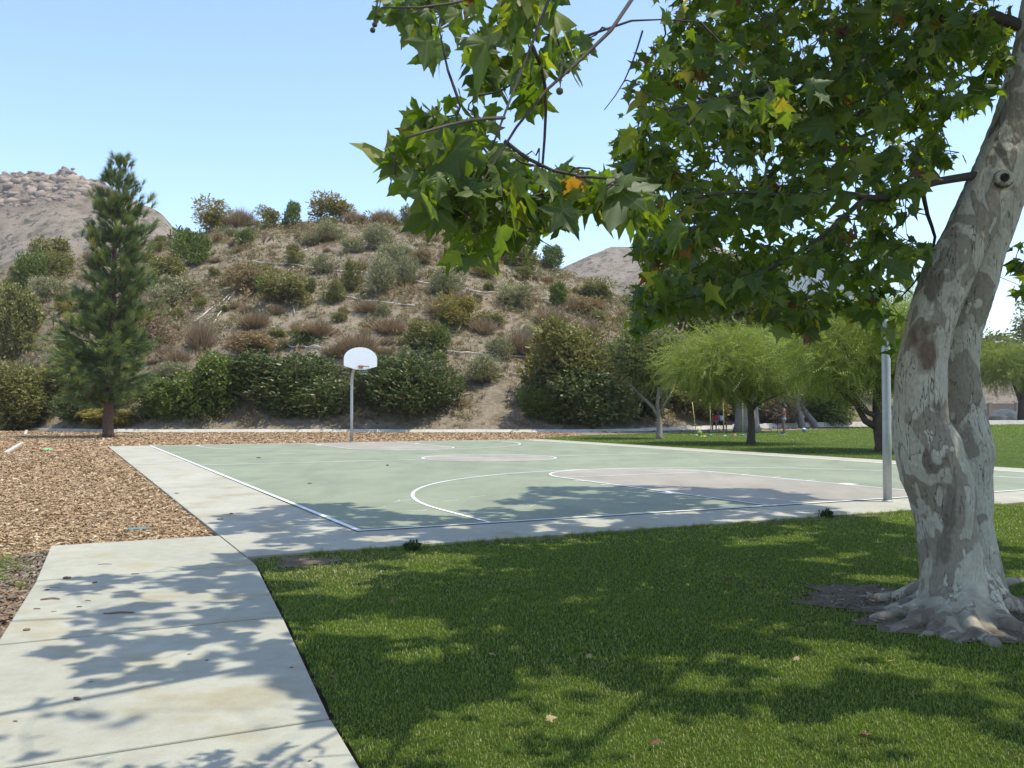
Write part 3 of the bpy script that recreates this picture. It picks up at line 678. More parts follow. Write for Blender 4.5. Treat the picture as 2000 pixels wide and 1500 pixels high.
# ------------------------------------------------------------------ trees
def skeleton_tree(root, segs, mat, name='trunk', k=8):
    """segs: lists of (point, radius); the first is the trunk, the others are limbs"""
    out = []
    for i, sg in enumerate(segs):
        b = MB(); b.tube([q[0] for q in sg], [q[1] for q in sg], k); out.append(b.build(name if i == 0 else 'limb', mat, root, smooth=True))
    return out
def droop_crown(root, c, rad, n, mat, tmpl=FROND, size=0.75, seed=0, floor=0.0, lobes=9, droop=1.0, name='crown'):
    r = np.random.default_rng(seed); C = []
    for k in range(lobes):
        d = r.normal(size=3); d /= np.linalg.norm(d); d[2] = d[2] * 0.7; C.append(np.append(np.array(c) + d * np.array(rad) * 0.55, r.uniform(0.28, 0.52)))
    C = np.array(C); k = r.integers(0, lobes, n); d = r.normal(size=(n, 3)); d /= np.linalg.norm(d, axis=1, keepdims=True)
    q = np.where(r.random(n) < 0.4, r.random(n) ** 0.5, r.normal(0.95, 0.16, n))
    P = C[k, :3] + d * q[:, None] * C[k, 3:4] * np.array(rad); P[:, 2] = np.where(P[:, 2] < floor + 0.3, floor + r.uniform(0, 1.1, n) + 0.25 * np.sin(P[:, 0] * 2.1 + seed), P[:, 2])
    ax = d * [0.8, 0.8, 0.5] + np.array([0, 0, -droop]) + r.normal(0, 0.55, (n, 3)); nr = d + r.normal(0, 0.5, (n, 3)) + [0, 0, .2]
    V, F, rr = scatter(tmpl[0], tmpl[1], P - np.array(root.location), frames(ax, nr), size * r.uniform(0.65, 1.25, n), np.clip(r.normal(0.5, 0.30, n), 0, 1))
    return link(name, mesh_np(name, V, F, rr), mat, root)
def tree_at(name, base, label, cat='tree', group=None):
    t = empty(name, (float(base[0]), float(base[1]), -0.03)); tag(t, label, cat, group); return t
def P3(x, y, Y): return tuple(at(x, y, Y))

# pepper tree with a single trunk on the far lawn
b0 = gnd(1467, 866); Y = b0[1]
t = tree_at('pepper_tree', b0, 'feathery bright green pepper tree with one slim dark trunk on the far lawn', group='pepper trees on the far lawn')
skeleton_tree(t, [[((b0[0], Y, -0.1), 0.24), ((b0[0], Y, 0.15), 0.17), (P3(1468, 830, Y), 0.14), (P3(1466, 800, Y), 0.13), (P3(1460, 778, Y), 0.10)],
    [(P3(1467, 803, Y), 0.10), (P3(1485, 775, Y + .3), 0.07), (P3(1520, 740, Y + .6), 0.04)], [(P3(1463, 790, Y), 0.09), (P3(1450, 765, Y - .3), 0.07), (P3(1410, 735, Y - .6), 0.03)],
    [(P3(1462, 785, Y), 0.08), (P3(1472, 745, Y), 0.06), (P3(1470, 690, Y), 0.03)], [(P3(1466, 798, Y), 0.06), (P3(1495, 782, Y - .8), 0.04), (P3(1545, 760, Y - 1.4), 0.02)]], M['bark_dark'])
droop_crown(t, P3(1448, 706, Y), (3.6, 3.0, 1.95), 7200, M['pepper'], size=0.62, seed=4, floor=1.3, lobes=36, droop=0.55)
# pepper tree with forked dark limbs behind the near hoop pole
b0 = gnd(1722, 880); Y = b0[1]
t = tree_at('pepper_tree', b0, 'feathery green pepper tree with dark forked limbs behind the near hoop pole', group='pepper trees on the far lawn')
skeleton_tree(t, [[((b0[0], Y, -0.1), 0.28), ((b0[0], Y, 0.2), 0.22), (P3(1716, 830, Y), 0.20), (P3(1714, 795, Y), 0.17), (P3(1712, 740, Y), 0.12), (P3(1708, 680, Y), 0.06)],
    [(P3(1714, 835, Y), 0.13), (P3(1690, 822, Y), 0.11), (P3(1672, 790, Y), 0.09), (P3(1640, 765, Y), 0.07), (P3(1618, 748, Y), 0.04)],
    [(P3(1712, 812, Y), 0.10), (P3(1695, 806, Y - .2), 0.09), (P3(1670, 775, Y - .4), 0.07), (P3(1650, 745, Y - .5), 0.03)],
    [(P3(1714, 790, Y), 0.08), (P3(1735, 760, Y + .4), 0.06), (P3(1775, 720, Y + .8), 0.03)]], M['bark_dark'])
droop_crown(t, P3(1690, 672, Y), (3.4, 2.9, 2.1), 7200, M['pepper'], size=0.62, seed=8, floor=1.5, lobes=36, droop=0.55)
# slender pale tree
b0 = gnd(1288, 856); Y = b0[1]
t = tree_at('slender_tree', b0, 'slender pale barked tree with thin airy foliage on the far lawn')
skeleton_tree(t, [[((b0[0], Y, -0.1), 0.20), ((b0[0], Y, 0.1), 0.15), (P3(1288, 825, Y), 0.12), (P3(1284, 790, Y), 0.08), (P3(1287, 750, Y), 0.06), (P3(1290, 690, Y), 0.03)],
    [(P3(1288, 822, Y), 0.09), (P3(1275, 795, Y), 0.07), (P3(1250, 770, Y), 0.04), (P3(1225, 745, Y), 0.02)], [(P3(1287, 812, Y), 0.06), (P3(1300, 785, Y), 0.04), (P3(1318, 755, Y), 0.02)],
    [(P3(1286, 770, Y), 0.05), (P3(1300, 735, Y), 0.035), (P3(1315, 690, Y), 0.015)]], M['bark_grey'])
droop_crown(t, P3(1266, 690, Y), (2.0, 1.9, 2.2), 4200, M['euca'], SPR, 0.17, 5, 1.55, 16, 0.2)
# gum tree with the thick grey trunk
b0 = gnd(1459, 843); Y = b0[1]
t = tree_at('gum_tree', b0, 'tall gum tree with a thick grey trunk behind the yellow poles')
skeleton_tree(t, [[((b0[0], Y, -0.1), 0.95), ((b0[0], Y, 0.5), 0.75), ((b0[0], Y, 2.5), 0.62), ((b0[0] - .2, Y, 5), 0.5), ((b0[0] - .5, Y, 8.5), 0.3), ((b0[0] - .6, Y, 11), 0.1)],
    [((b0[0], Y, 3.5), 0.3), ((b0[0] + 2.5, Y, 6), 0.2), ((b0[0] + 5, Y, 8), 0.08)], [((b0[0], Y, 4), 0.3), ((b0[0] - 2.5, Y, 7), 0.2), ((b0[0] - 5, Y, 9), 0.08)]], M['bark_grey'], k=12)
droop_crown(t, (b0[0] - 0.8, Y, 8.4), (6.6, 5.5, 3.1), 13000, M['euca'], SPR, 0.26, 6, 5.4, 26, 0.3)
# leaning trunks further right
for (bx, by, tx, ty, lab, sd, mat) in [(1590, 834, 1560, 790, 'gum tree with a leaning pale trunk beyond the standing person', 21, 'euca'), (1566, 835, 1556, 790, 'gum tree with a short upright grey trunk behind the standing person', 22, 'pepper')]:
    b0 = gnd(bx, by); Y = b0[1]; t = tree_at('gum_tree', b0, lab)
    skeleton_tree(t, [[((b0[0], Y, -0.1), 0.34), ((b0[0], Y, 0.3), 0.26), (P3(tx, ty, Y), 0.22), (P3(tx - 6, ty - 60, Y), 0.14), (P3(tx, ty - 150, Y), 0.05)]], M['bark_grey'])
    droop_crown(t, P3(tx + (40 if sd == 21 else 90), 655, Y), (4.2, 3.4, 2.9), 5200, M[mat], FROND if mat == 'pepper' else SPR, 0.8 if mat == 'pepper' else 0.28, sd, 2.9, 12, 0.5)
# trees beyond the lawn, right of the sycamore trunk
for (bx, Y, cx, cy, rx, rz, lab, sd, mat, nn, fl) in [
        (1994, 92, 2000, 712, 6.0, 3.4, 'rounded bright green tree in front of the block wall', 31, 'pepper', 3600, 2.2),
        (2120, 100, 2080, 640, 6.5, 6.5, 'tall dusky grey green tree rising over the block wall', 32, 'euca', 3600, 3.5),
        (1905, 118, 1900, 700, 7.5, 5.0, 'broad olive tree behind the block wall', 33, 'euca', 3600, 2.0),
        (1760, 96, 1770, 640, 6.0, 6.0, 'tall green tree behind the forked pepper tree', 34, 'pepper', 4200, 2.4)]:
    X = (bx - 1000) / 1766 * Y; zb = max(-0.02, H(X, Y)) if bx < 1800 else -0.03; t = tree_at('background_tree', (X, Y), lab, group='trees beyond the far lawn'); t.location.z = zb
    c = P3(cx, cy, Y); skeleton_tree(t, [[((X, Y, zb - 0.2), 0.45), ((X, Y, zb + 1.5), 0.32), ((X + .2, Y, c[2]), 0.2), ((c[0], Y, c[2] + rz * 0.6), 0.05)],
        [((X, Y, zb + 2.0), 0.2), (((X + c[0]) / 2 - 1.5, Y, c[2] - .3), 0.1), ((c[0] - 3, Y, c[2] + .5), 0.04)], [((X, Y, zb + 2.2), 0.2), ((X + 1.5, Y, c[2] - .2), 0.1), ((c[0] + 3, Y, c[2] + .6), 0.04)]], M['bark_dark'])
    droop_crown(t, c, (rx, rx * .85, rz), int(nn * 1.6), M[mat], FROND if mat == 'pepper' else SPR, 1.0 if mat == 'pepper' else 0.42, sd, fl, 16, 0.6)

# pine
b0 = gnd(211, 853); YP = b0[1]; XP = b0[0]
pine = tree_at('pine_tree', b0, 'tall shaggy pine with a bare lower trunk standing in the wood chips')
def pz(y): return at(211, y, YP)[2]
ptop = pz(306)
skeleton_tree(pine, [[((XP, YP, -0.1), 0.34), ((XP, YP, 0.2), 0.27), ((XP, YP, 1.6), 0.22), ((XP + .08, YP, 5), 0.17), ((XP + .2, YP, 9), 0.10), ((XP + .38, YP, 12.2), 0.05), ((XP + .42, YP, ptop), 0.02)]], M['bark_pine'], k=10)
def pine_half(z, side):
    y = 801 - (z - CAM_H) / YP * 1766
    L_ = [(290, 6), (330, 18), (375, 44), (420, 46), (470, 62), (560, 70), (620, 72), (660, 88), (690, 132), (740, 140), (775, 95), (792, 30)]
    R_ = [(290, 8), (330, 20), (375, 50), (400, 44), (450, 66), (560, 80), (640, 98), (700, 92), (735, 118), (760, 112), (785, 40)]
    return 0.92 * interp(L_ if side < 0 else R_, y) / 1766 * YP
tp, ta, ts, tr, limb = [], [], [], [], MB()
r = np.random.default_rng(3); z = pz(783)
while z < ptop - 0.3:
    nb = r.integers(4, 7); a0 = r.uniform(0, 6.28)
    for k in range(nb):
        a = a0 + k * 6.283 / nb + r.normal(0, 0.25); cx = XP + 0.42 * (z / ptop) ** 1.3
        ln = (pine_half(z, -1) if math.cos(a) < 0 else pine_half(z, 1)) * (r.uniform(0.45, 1.08) if r.random() < .75 else r.uniform(.9, 1.2))
        hw = min(pine_half(z, -1), pine_half(z, 1)); ln = ln * abs(math.cos(a)) + hw * r.uniform(.7, 1) * (1 - abs(math.cos(a)))
        t_ = z / ptop; rise = -0.18 + 0.75 * t_; zz = z + r.normal(0, 0.15)
        pts = [np.array([cx, YP, zz]) + np.array([math.cos(a) * ln * q, math.sin(a) * ln * q, ln * (rise * q + 0.25 * q * q)]) for q in (0, 0.4, 0.75, 1)]
        limb.tube([p - [XP, YP, -0.03] for p in pts], [0.05 * (1.1 - t_), 0.035 * (1.1 - t_), 0.02, 0.01], 5)
        m = int(3 + ln * (9 if t_ > 0.25 or math.cos(a) > 0 else 17))
        for j in range(m):
            q = r.uniform(0.3, 1) ** 0.8; i = min(2, int(np.searchsorted([0, .4, .75, 1], q)) - 1); fq = (q - [0, .4, .75][i]) / [.4, .35, .25][i]
            p = pts[i] * (1 - fq) + pts[i + 1] * fq; off = r.normal(0, 0.26 * (0.4 + 0.6 * ln / 2), 3); off[2] *= 0.8
            tp.append(p + off + [0, 0, 0.05]); ta.append(np.array([math.cos(a), math.sin(a), 0.35 + 0.9 * t_]) + r.normal(0, 0.45, 3) + [0, 0, (-0.25 if t_ < 0.3 else 0.25)])
            ts.append(r.uniform(0.34, 0.56) * (1.0 if t_ < 0.8 else 0.8)); tr.append(np.clip(r.normal(0.34 + 0.22 * (q > .8), 0.18), 0, 0.97))
    z += r.uniform(0.36, 0.62) * (0.75 + 0.35 * z / ptop)
for k in range(14):
    tp.append(np.array([XP + .42, YP, ptop - 0.12 * k]) + r.normal(0, 0.05, 3)); ta.append(np.array([0, 0, 1]) + r.normal(0, .25, 3)); ts.append(0.3); tr.append(.6)
link('branches', limb.mesh('branches'), M['bark_pine'], pine)
tp, ta = np.array(tp), np.array(ta)
V, F, rr = scatter(NEED[0], NEED[1], tp - [XP, YP, -0.03], frames(ta, r.normal(size=ta.shape)), np.array(ts), np.array(tr))
link('crown', mesh_np('crown', V, F, rr), M['pine'], pine)
# ------------------------------------------------------------------ the sycamore
M['leaf_stops'] = None
STOPS = [(0, (0.042, 0.078, 0.016)), (0.35, (0.066, 0.110, 0.021)), (0.72, (0.112, 0.160, 0.032)), (0.90, (0.17, 0.20, 0.048)), (0.945, (0.23, 0.20, 0.05)), (0.965, (0.16, 0.075, 0.035)), (1, (0.09, 0.045, 0.03))]
M['syc'] = foliage('sycamore_leaf', STOPS, 0.52, 0.5, tcol=(2.6, 2.5, 0.5), spec=0.45)
STOPS_O = [(0, STOPS[0][1]), (0.4, STOPS[1][1]), (0.8, STOPS[2][1]), (0.955, STOPS[3][1]), (0.972, STOPS[4][1]), (0.984, STOPS[5][1]), (1, STOPS[6][1])]
M['syc_o'] = foliage('sycamore_leaf_single', STOPS_O, 0.52, 0.5, True, tcol=(2.6, 2.5, 0.5), spec=0.45)
def add_veins(m):
    nt = m.node_tree; N, L = nt.nodes, nt.links; tc = N.new('ShaderNodeTexCoord'); sp_ = N.new('ShaderNodeSeparateXYZ'); L.new(tc.outputs['Object'], sp_.inputs[0])
    def mth(op, a, b_=None, c=None):
        n = N.new('ShaderNodeMath'); n.operation = op
        for i, v in enumerate((a, b_, c)):
            if v is None: continue
            if isinstance(v, (int, float)): n.inputs[i].default_value = v
            else: L.new(v, n.inputs[i])
        return n.outputs[0]
    y_ = mth('SUBTRACT', sp_.outputs[1], 0.30); a = mth('ARCTAN2', sp_.outputs[0], y_); r_ = mth('SQRT', mth('ADD', mth('MULTIPLY', sp_.outputs[0], sp_.outputs[0]), mth('MULTIPLY', y_, y_)))
    f = mth('ABSOLUTE', mth('SUBTRACT', mth('FRACT', mth('ADD', mth('DIVIDE', a, R(65)), 0.5)), 0.5)); d_ = mth('MULTIPLY', mth('MULTIPLY', f, R(65)), r_)
    side = mth('ABSOLUTE', mth('SUBTRACT', mth('FRACT', mth('ADD', mth('MULTIPLY', r_, 9.0), mth('MULTIPLY', f, -3.0))), 0.5))
    v = mth('LESS_THAN', d_, 0.011); v2 = mth('MULTIPLY', mth('LESS_THAN', side, 0.05), 0.35); vm = mth('MAXIMUM', v, v2)
    ramp_ = [n for n in N if n.type == 'VALTORGB'][0]; blot = noise_node(nt, 3.5, 4, 0.6); rb = ramp(N, [(0.3, (0.8, 0.82, 0.8)), (0.7, (1.12, 1.1, 1.05))]); L.new(blot.outputs[0], rb.inputs[0])
    c1 = mixc(nt, ramp_.outputs[0], rb.outputs[0], 1.0, 'MULTIPLY'); c2 = mixc(nt, c1, (0.20, 0.22, 0.09), mth('MULTIPLY', vm, 0.55))
    bs = N['Principled BSDF']; L.new(c2, bs.inputs['Base Color']); bump(nt, mth('MULTIPLY', vm, -1.0), 0.35, 0.02, bs)
add_veins(M['syc_o'])
def bark():
    m, nt, N, L, b = new_mat('sycamore_bark')
    tc = N.new('ShaderNodeTexCoord')
    def nz(scale, detail, st, dist=0.0):
        return noise_node(nt, scale, detail, 0.5, 'Object', dist, st)
    nA = nz(5.5, 2.5, (1, 1, 0.55), 0.5); nB = nz(8.5, 2.5, (1.0, 1, 0.6), 0.5); nC = nz(4.0, 2.5, (1.3, 1.3, 0.45), 0.4); nD = nz(60, 4, (1, 1, 0.5)); nE = nz(2.2, 2, (1, 1, 0.6))
    r0 = ramp(N, [(0.35, (0.40, 0.365, 0.275)), (0.6, (0.48, 0.44, 0.34))]); L.new(nE.outputs[0], r0.inputs[0])
    rA = ramp(N, [(0.512, 0.0), (0.530, 1.0)]); L.new(nA.outputs[0], rA.inputs[0])
    c = mixc(nt, r0.outputs[0], (0.275, 0.235, 0.172), rA.outputs[0])
    rB = ramp(N, [(0.592, 0.0), (0.606, 1.0)]); L.new(nB.outputs[0], rB.inputs[0])
    c = mixc(nt, c, (0.50, 0.46, 0.35), rB.outputs[0])
    rC = ramp(N, [(0.63, 0.0), (0.66, 1.0)]); L.new(nC.outputs[0], rC.inputs[0])
    c = mixc(nt, c, (0.19, 0.155, 0.115), rC.outputs[0])
    nF = nz(7.0, 3, (2.6, 2.6, 0.35), 0.3); rF = ramp(N, [(0.482, 0.0), (0.497, 1.0), (0.503, 1.0), (0.518, 0.0)]); L.new(nF.outputs[0], rF.inputs[0])
    nG = nz(2.6, 2, (1, 1, 1)); rG = ramp(N, [(0.44, 0.0), (0.56, 0.9)]); L.new(nG.outputs[0], rG.inputs[0]); mG = N.new('ShaderNodeMath'); mG.operation = 'MULTIPLY'; L.new(rF.outputs[0], mG.inputs[0]); L.new(rG.outputs[0], mG.inputs[1])
    c = mixc(nt, c, (0.07, 0.055, 0.045), mG.outputs[0])
    # the rusty bare patch on the front of the stem
    geo = N.new('ShaderNodeNewGeometry'); d = N.new('ShaderNodeVectorMath'); d.operation = 'SUBTRACT'; L.new(geo.outputs['Position'], d.inputs[0])
    pc = at(1805, 690, 5.9); d.inputs[1].default_value = tuple(pc)
    sc = N.new('ShaderNodeVectorMath'); sc.operation = 'MULTIPLY'; L.new(d.outputs[0], sc.inputs[0]); sc.inputs[1].default_value = (11.5, 3.0, 4.8)
    ln = N.new('ShaderNodeVectorMath'); ln.operation = 'LENGTH'; L.new(sc.outputs[0], ln.inputs[0])
    ad = N.new('ShaderNodeMath'); ad.operation = 'MULTIPLY_ADD'; L.new(nB.outputs[0], ad.inputs[0]); ad.inputs[1].default_value = 1.6; L.new(ln.outputs['Value'], ad.inputs[2])
    rP = ramp(N, [(0.0, 0.9), (0.62, 0.85), (0.90, 0.0)]); mr = N.new('ShaderNodeMath'); mr.operation = 'MULTIPLY'; mr.inputs[1].default_value = 0.5; L.new(ad.outputs[0], mr.inputs[0]); L.new(mr.outputs[0], rP.inputs[0])
    c = mixc(nt, c, (0.125, 0.072, 0.042), rP.outputs[0])
    rD = ramp(N, [(0.3, (0.72, 0.72, 0.72)), (0.65, (1.1, 1.1, 1.1))]); L.new(nD.outputs[0], rD.inputs[0])
    c = mixc(nt, c, rD.outputs[0], 0.7, 'MULTIPLY')
    sz_ = N.new('ShaderNodeSeparateXYZ'); L.new(geo.outputs['Position'], sz_.inputs[0]); so = N.new('ShaderNodeMath'); so.operation = 'MULTIPLY_ADD'; L.new(nB.outputs[0], so.inputs[0]); so.inputs[1].default_value = 0.30; L.new(sz_.outputs[2], so.inputs[2])
    rS = ramp(N, [(0.10, 0.85), (0.17, 0.55), (0.30, 0.0)]); L.new(so.outputs[0], rS.inputs[0]); c = mixc(nt, c, (0.12, 0.092, 0.066), rS.outputs[0])     # soil and litter rubbed into the roots
    L.new(c, b.inputs['Base Color']); b.inputs['Roughness'].default_value = 0.8; b.inputs['Specular IOR Level'].default_value = 0.25
    h = N.new('ShaderNodeMath'); h.operation = 'MULTIPLY_ADD'; L.new(rA.outputs[0], h.inputs[0]); h.inputs[1].default_value = 0.6; L.new(nD.outputs[0], h.inputs[2])
    h2 = N.new('ShaderNodeMath'); h2.operation = 'SUBTRACT'; L.new(h.outputs[0], h2.inputs[0]); L.new(rB.outputs[0], h2.inputs[1])
    bump(nt, h2.outputs[0], 0.55, 0.012, b)
    return m
M['syc_bark'] = bark()
M['twig'] = plain('sycamore_twig', (0.06, 0.046, 0.036), 0.85, 0, 0.3, 20, 0.4)
SB = np.array([3.06, 6.12, -0.02]); syc = empty('sycamore_tree', tuple(SB))
tag(syc, 'leaning sycamore with mottled double trunk and spreading lobed leaves on the near lawn', 'tree')
A_ = [(1150, 1802, 1930), (1083, 1800, 1912), (1018, 1791, 1900), (962, 1777, 1900), (919, 1761, 1890), (867, 1748, 1873), (823, 1743, 1847), (745, 1750, 1846), (700, 1756, 1848), (632, 1772, 1861), (532, 1804, 1899), (452, 1848, 1938), (380, 1884, 1973), (308, 1916, 2010), (244, 1940, 2031), (164, 1964, 2050), (100, 1980, 2063), (20, 1997, 2075), (-120, 2025, 2095), (-300, 2050, 2108)]
B_ = [(1150, 1850, 1960), (1083, 1850, 1948), (1018, 1850, 1934), (927, 1850, 1934), (884, 1852, 1940), (832, 1842, 1928), (758, 1832, 1910), (700, 1830, 1908), (640, 1838, 1916), (580, 1856, 1936), (500, 1882, 1960), (428, 1908, 1985), (380, 1925, 2001), (300, 1955, 2030), (200, 1990, 2062), (100, 2030, 2098), (-100, 2100, 2160)]
def stem_pts(tab, Yd, dY=0.0):
    out = []
    for i, (y, l, r_) in enumerate(tab):
        Yq = Yd + dY * i; p = at((l + r_) / 2, y, Yq); out.append((p, (r_ - l) / 2 / 1766 * Yq))
    return out
tb = MB()
sa = stem_pts(A_, 6.02, 0.0); sb_ = stem_pts(B_, 6.34, 0.028)
sa = [(np.array([sa[0][0][0], 6.08, -0.15]), 0.25)] + sa; sb_ = [(np.array([sb_[0][0][0], 6.15, -0.15]), 0.22)] + sb_
tb.tube([p for p, r_ in sa], [r_ for p, r_ in sa], 20); tb.tube([p for p, r_ in sb_], [r_ for p, r_ in sb_], 20)
base = at(1880, 1150, 6.1)
roots = [(1648, 1160, .075, .02, .02), (1688, 1148, .06, .015, .015), (1665, 1185, .05, .015, .01), (1690, 1208, .085, .025, .02), (1715, 1222, .06, .02, .01), (1745, 1232, .09, .03, .0), (1790, 1236, .07, .03, .0), (1835, 1242, .11, .05, .0), (1880, 1250, .08, .03, .0), (1925, 1256, .12, .045, .0), (1975, 1250, .09, .03, .0), (2020, 1235, .12, .05, .0), (2075, 1195, .10, .04, 0), (1990, 1125, .10, .04, 0), (1830, 1130, .10, .04, 0), (1760, 1145, .07, .02, 0)]
for (x, y, r0, r1, hh) in roots:
    e = gnd(x, y, 0.0); s0 = np.array([base[0] + (e[0] - base[0]) * 0.12, 6.1 + (e[1] - 6.1) * 0.12, 0.20]); v = e - s0; n_ = 7; pts = []; rad = []
    side = np.array([-v[1], v[0], 0]); side /= np.linalg.norm(side); ph = rng.uniform(0, 6)
    for k in range(n_):
        q = k / (n_ - 1); p = s0 + v * q; p[2] = 0.20 * (1 - q) ** 2.8 + (0.020 + hh) * (1 - q) - 0.03 - 0.5 * r1 * q; p += side * 0.06 * math.sin(q * 7 + ph) * q; pts.append(p); rad.append((r0 * (1 - q) ** 0.8 + r1 * q) * rng.uniform(0.8, 1.2))
    tb.tube(pts, rad, 9)
trunk = tb.build('trunk', M['syc_bark'], syc)
md = trunk.modifiers.new('fuse', 'REMESH'); md.mode = 'VOXEL'; md.voxel_size = 0.0135; md.use_smooth_shade = True
md = trunk.modifiers.new('soft', 'SMOOTH'); md.factor = 0.5; md.iterations = 1
for nm, sz, st in (('lumps', 0.3, 0.028), ('ridges', 0.045, 0.010)):
    tx = bpy.data.textures.new(nm, 'CLOUDS'); tx.noise_scale = sz; tx.noise_depth = 2
    dm = trunk.modifiers.new(nm, 'DISPLACE'); dm.texture = tx; dm.strength = st; dm.texture_coords = 'GLOBAL'; dm.mid_level = 0.5
# knot where a limb was lost
kp = at(1962, 347, 5.83); kb = MB(); prof = [(0.006, -0.01), (0.012, 0.012), (0.022, 0.016), (0.030, 0.004), (0.040, 0.012), (0.052, 0.008), (0.064, -0.02)]
kb.lathe(prof, (0, 0, 0), 18); ko = kb.build('knot', M['syc_bark'], None, smooth=True); ko.parent = syc; ko.location = tuple(np.array(kp) - SB); ko.rotation_euler = (R(86), 0, R(-12))
M['hollow'] = plain('knot_hollow', (0.03, 0.02, 0.015), 0.95)
hb = MB(); hb.lathe([(0.0005, 0.005), (0.017, 0.0165), (0.026, 0.0145), (0.029, 0.006)], (0, 0, 0), 14); ho = hb.build('hollow', M['hollow'], None); ho.parent = ko; ho.location = (0, 0, 0.0012)

# limbs: drawn as control points; finer wood grows to the leaf clusters
limbs = []
def limb_px(pts, r0, r1):
    P = [np.array(p, float) if len(p) == 3 and p[2] == 'w' else at(*p) for p in pts]; limbs.append((P, r0, r1)); return P
def limb_w(pts, r0, r1): limbs.append(([np.array(p, float) for p in pts], r0, r1))
limb_px([(1925, 340, 6.0), (1870, 348, 5.95), (1800, 360, 5.8), (1745, 392, 5.7), (1690, 385, 5.6), (1620, 372, 5.5), (1540, 385, 5.3), (1440, 372, 5.1), (1340, 390, 4.9)], 0.030, 0.007)
limb_px([(2010, 60, 6.0), (1935, 24, 6.1), (1860, 45, 6.2), (1800, 95, 6.3), (1740, 170, 6.4), (1660, 240, 6.5), (1560, 300, 6.6), (1480, 360, 6.6), (1400, 450, 6.6)], 0.042, 0.009)
limb_px([(1800, 95, 6.3), (1720, 110, 6.0), (1600, 150, 5.6), (1480, 180, 5.2), (1360, 200, 4.8), (1260, 230, 4.6)], 0.022, 0.007)
limb_px([(1690, 385, 5.6), (1600, 470, 5.6), (1480, 540, 5.5), (1360, 580, 5.4), (1260, 600, 5.3)], 0.018, 0.006)
limb_px([(1800, 360, 5.8), (1810, 420, 6.0), (1832, 470, 6.3), (1800, 540, 6.5), (1740, 600, 6.5)], 0.016, 0.005)
limb_w([(4.2, 6.2, 4.6), (2.6, 5.4, 5.2), (1.4, 4.2, 4.6), (0.9, 3.3, 3.6), (0.62, 2.8, 2.9), tuple(at(1240, -10, 2.7))], 0.05, 0.007)
limb_px([(1240, -10, 2.7), (1190, 75, 2.65), (1150, 110, 2.6), (1095, 140, 2.55), (1035, 210, 2.5), (985, 275, 2.45), (945, 360, 2.4), (905, 415, 2.35)], 0.0065, 0.0025)
limb_w([(1.4, 4.2, 4.6), (0.5, 3.2, 3.6), tuple(at(1075, -10, 2.5))], 0.016, 0.005)
limb_px([(1075, -10, 2.5), (1040, 90, 2.45), (1010, 150, 2.4), (985, 230, 2.35), (960, 290, 2.3)], 0.005, 0.0025)
limb_px([(1040, 90, 2.45), (1075, 140, 2.6), (1065, 240, 2.7), (1060, 330, 2.75), (1050, 430, 2.7)], 0.006, 0.003)
limb_px([(985, 275, 2.45), (1030, 340, 2.5), (1100, 345, 2.5), (1180, 352, 2.5), (1255, 350, 2.5)], 0.006, 0.003)
limb_w([(0.5, 3.2, 3.6), (0.05, 2.6, 2.9), tuple(at(940, -10, 2.2))], 0.010, 0.004)
limb_px([(940, -10, 2.2), (880, 30, 2.1), (820, 25, 2.1), (745, 15, 2.05)], 0.004, 0.002)
limb_px([(985, 230, 2.35), (920, 230, 2.2), (850, 250, 2.1), (790, 270, 2.0)], 0.005, 0.003)
limb_px([(1255, 60, 4.2), (1235, 130, 4.2), (1205, 195, 4.2), (1180, 215, 4.2)], 0.005, 0.002)
# upper crown, above the picture
for q in ([(4.35, 6.3, 4.8), (4.6, 6.6, 6.5), (4.4, 7.0, 8.4), (4.6, 7.2, 9.8)], [(4.5, 6.4, 5.6), (2.8, 7.6, 6.6), (0.8, 8.8, 7.0), (-0.6, 9.6, 7.0)], [(4.5, 6.5, 5.8), (2.6, 6.0, 7.0), (0.6, 5.4, 7.4), (-1.2, 5.0, 7.2)],
          [(4.5, 6.5, 5.4), (3.4, 4.6, 6.2), (2.4, 2.6, 6.4), (1.6, 1.2, 6.2)], [(4.5, 6.6, 6.0), (6.2, 7.6, 6.8), (8.2, 8.6, 7.2)], [(4.5, 6.6, 5.8), (6.2, 5.0, 6.6), (7.8, 3.6, 6.8)], [(4.5, 6.6, 6.0), (4.6, 9.0, 7.0), (4.8, 11.4, 7.2)],
          [(2.8, 7.6, 6.6), (2.8, 9.6, 7.0), (3.0, 11.2, 6.9)], [(2.6, 5.4, 5.2), (0.8, 4.4, 5.4), (-0.6, 3.4, 5.0), (-1.4, 2.6, 4.6)], [(4.05, 6.3, 4.2), (4.7, 6.0, 4.6), (6.0, 5.4, 4.4), (7.2, 5.0, 4.0)]):
    limb_w(q, 0.055 if q[0][2] > 5 else 0.045, 0.010)
NODES = []; NR = []
def sample(P, r0, r1, step=0.07):
    P = np.array(P); seg = np.linalg.norm(np.diff(P, axis=0), axis=1); s = np.concatenate([[0], np.cumsum(seg)]); n = max(3, int(s[-1] / step))
    q = np.linspace(0, s[-1], n); X = np.column_stack([np.interp(q, s, P[:, i]) for i in range(3)])
    for _ in range(3): X[1:-1] = (X[:-2] + X[1:-1] * 2 + X[2:]) / 4
    return X, np.linspace(r0, r1, n)
for P, r0, r1 in limbs:
    X, rr = sample(P, r0, r1); b = MB(); b.tube(X[::2] if len(X) > 8 else X, (rr[::2] if len(X) > 8 else rr), 7)
    b.build('limb', M['syc_bark'] if r0 > 0.052 else M['twig'], syc, smooth=True); NODES.append(X); NR.append(rr)
NODES = np.concatenate(NODES)

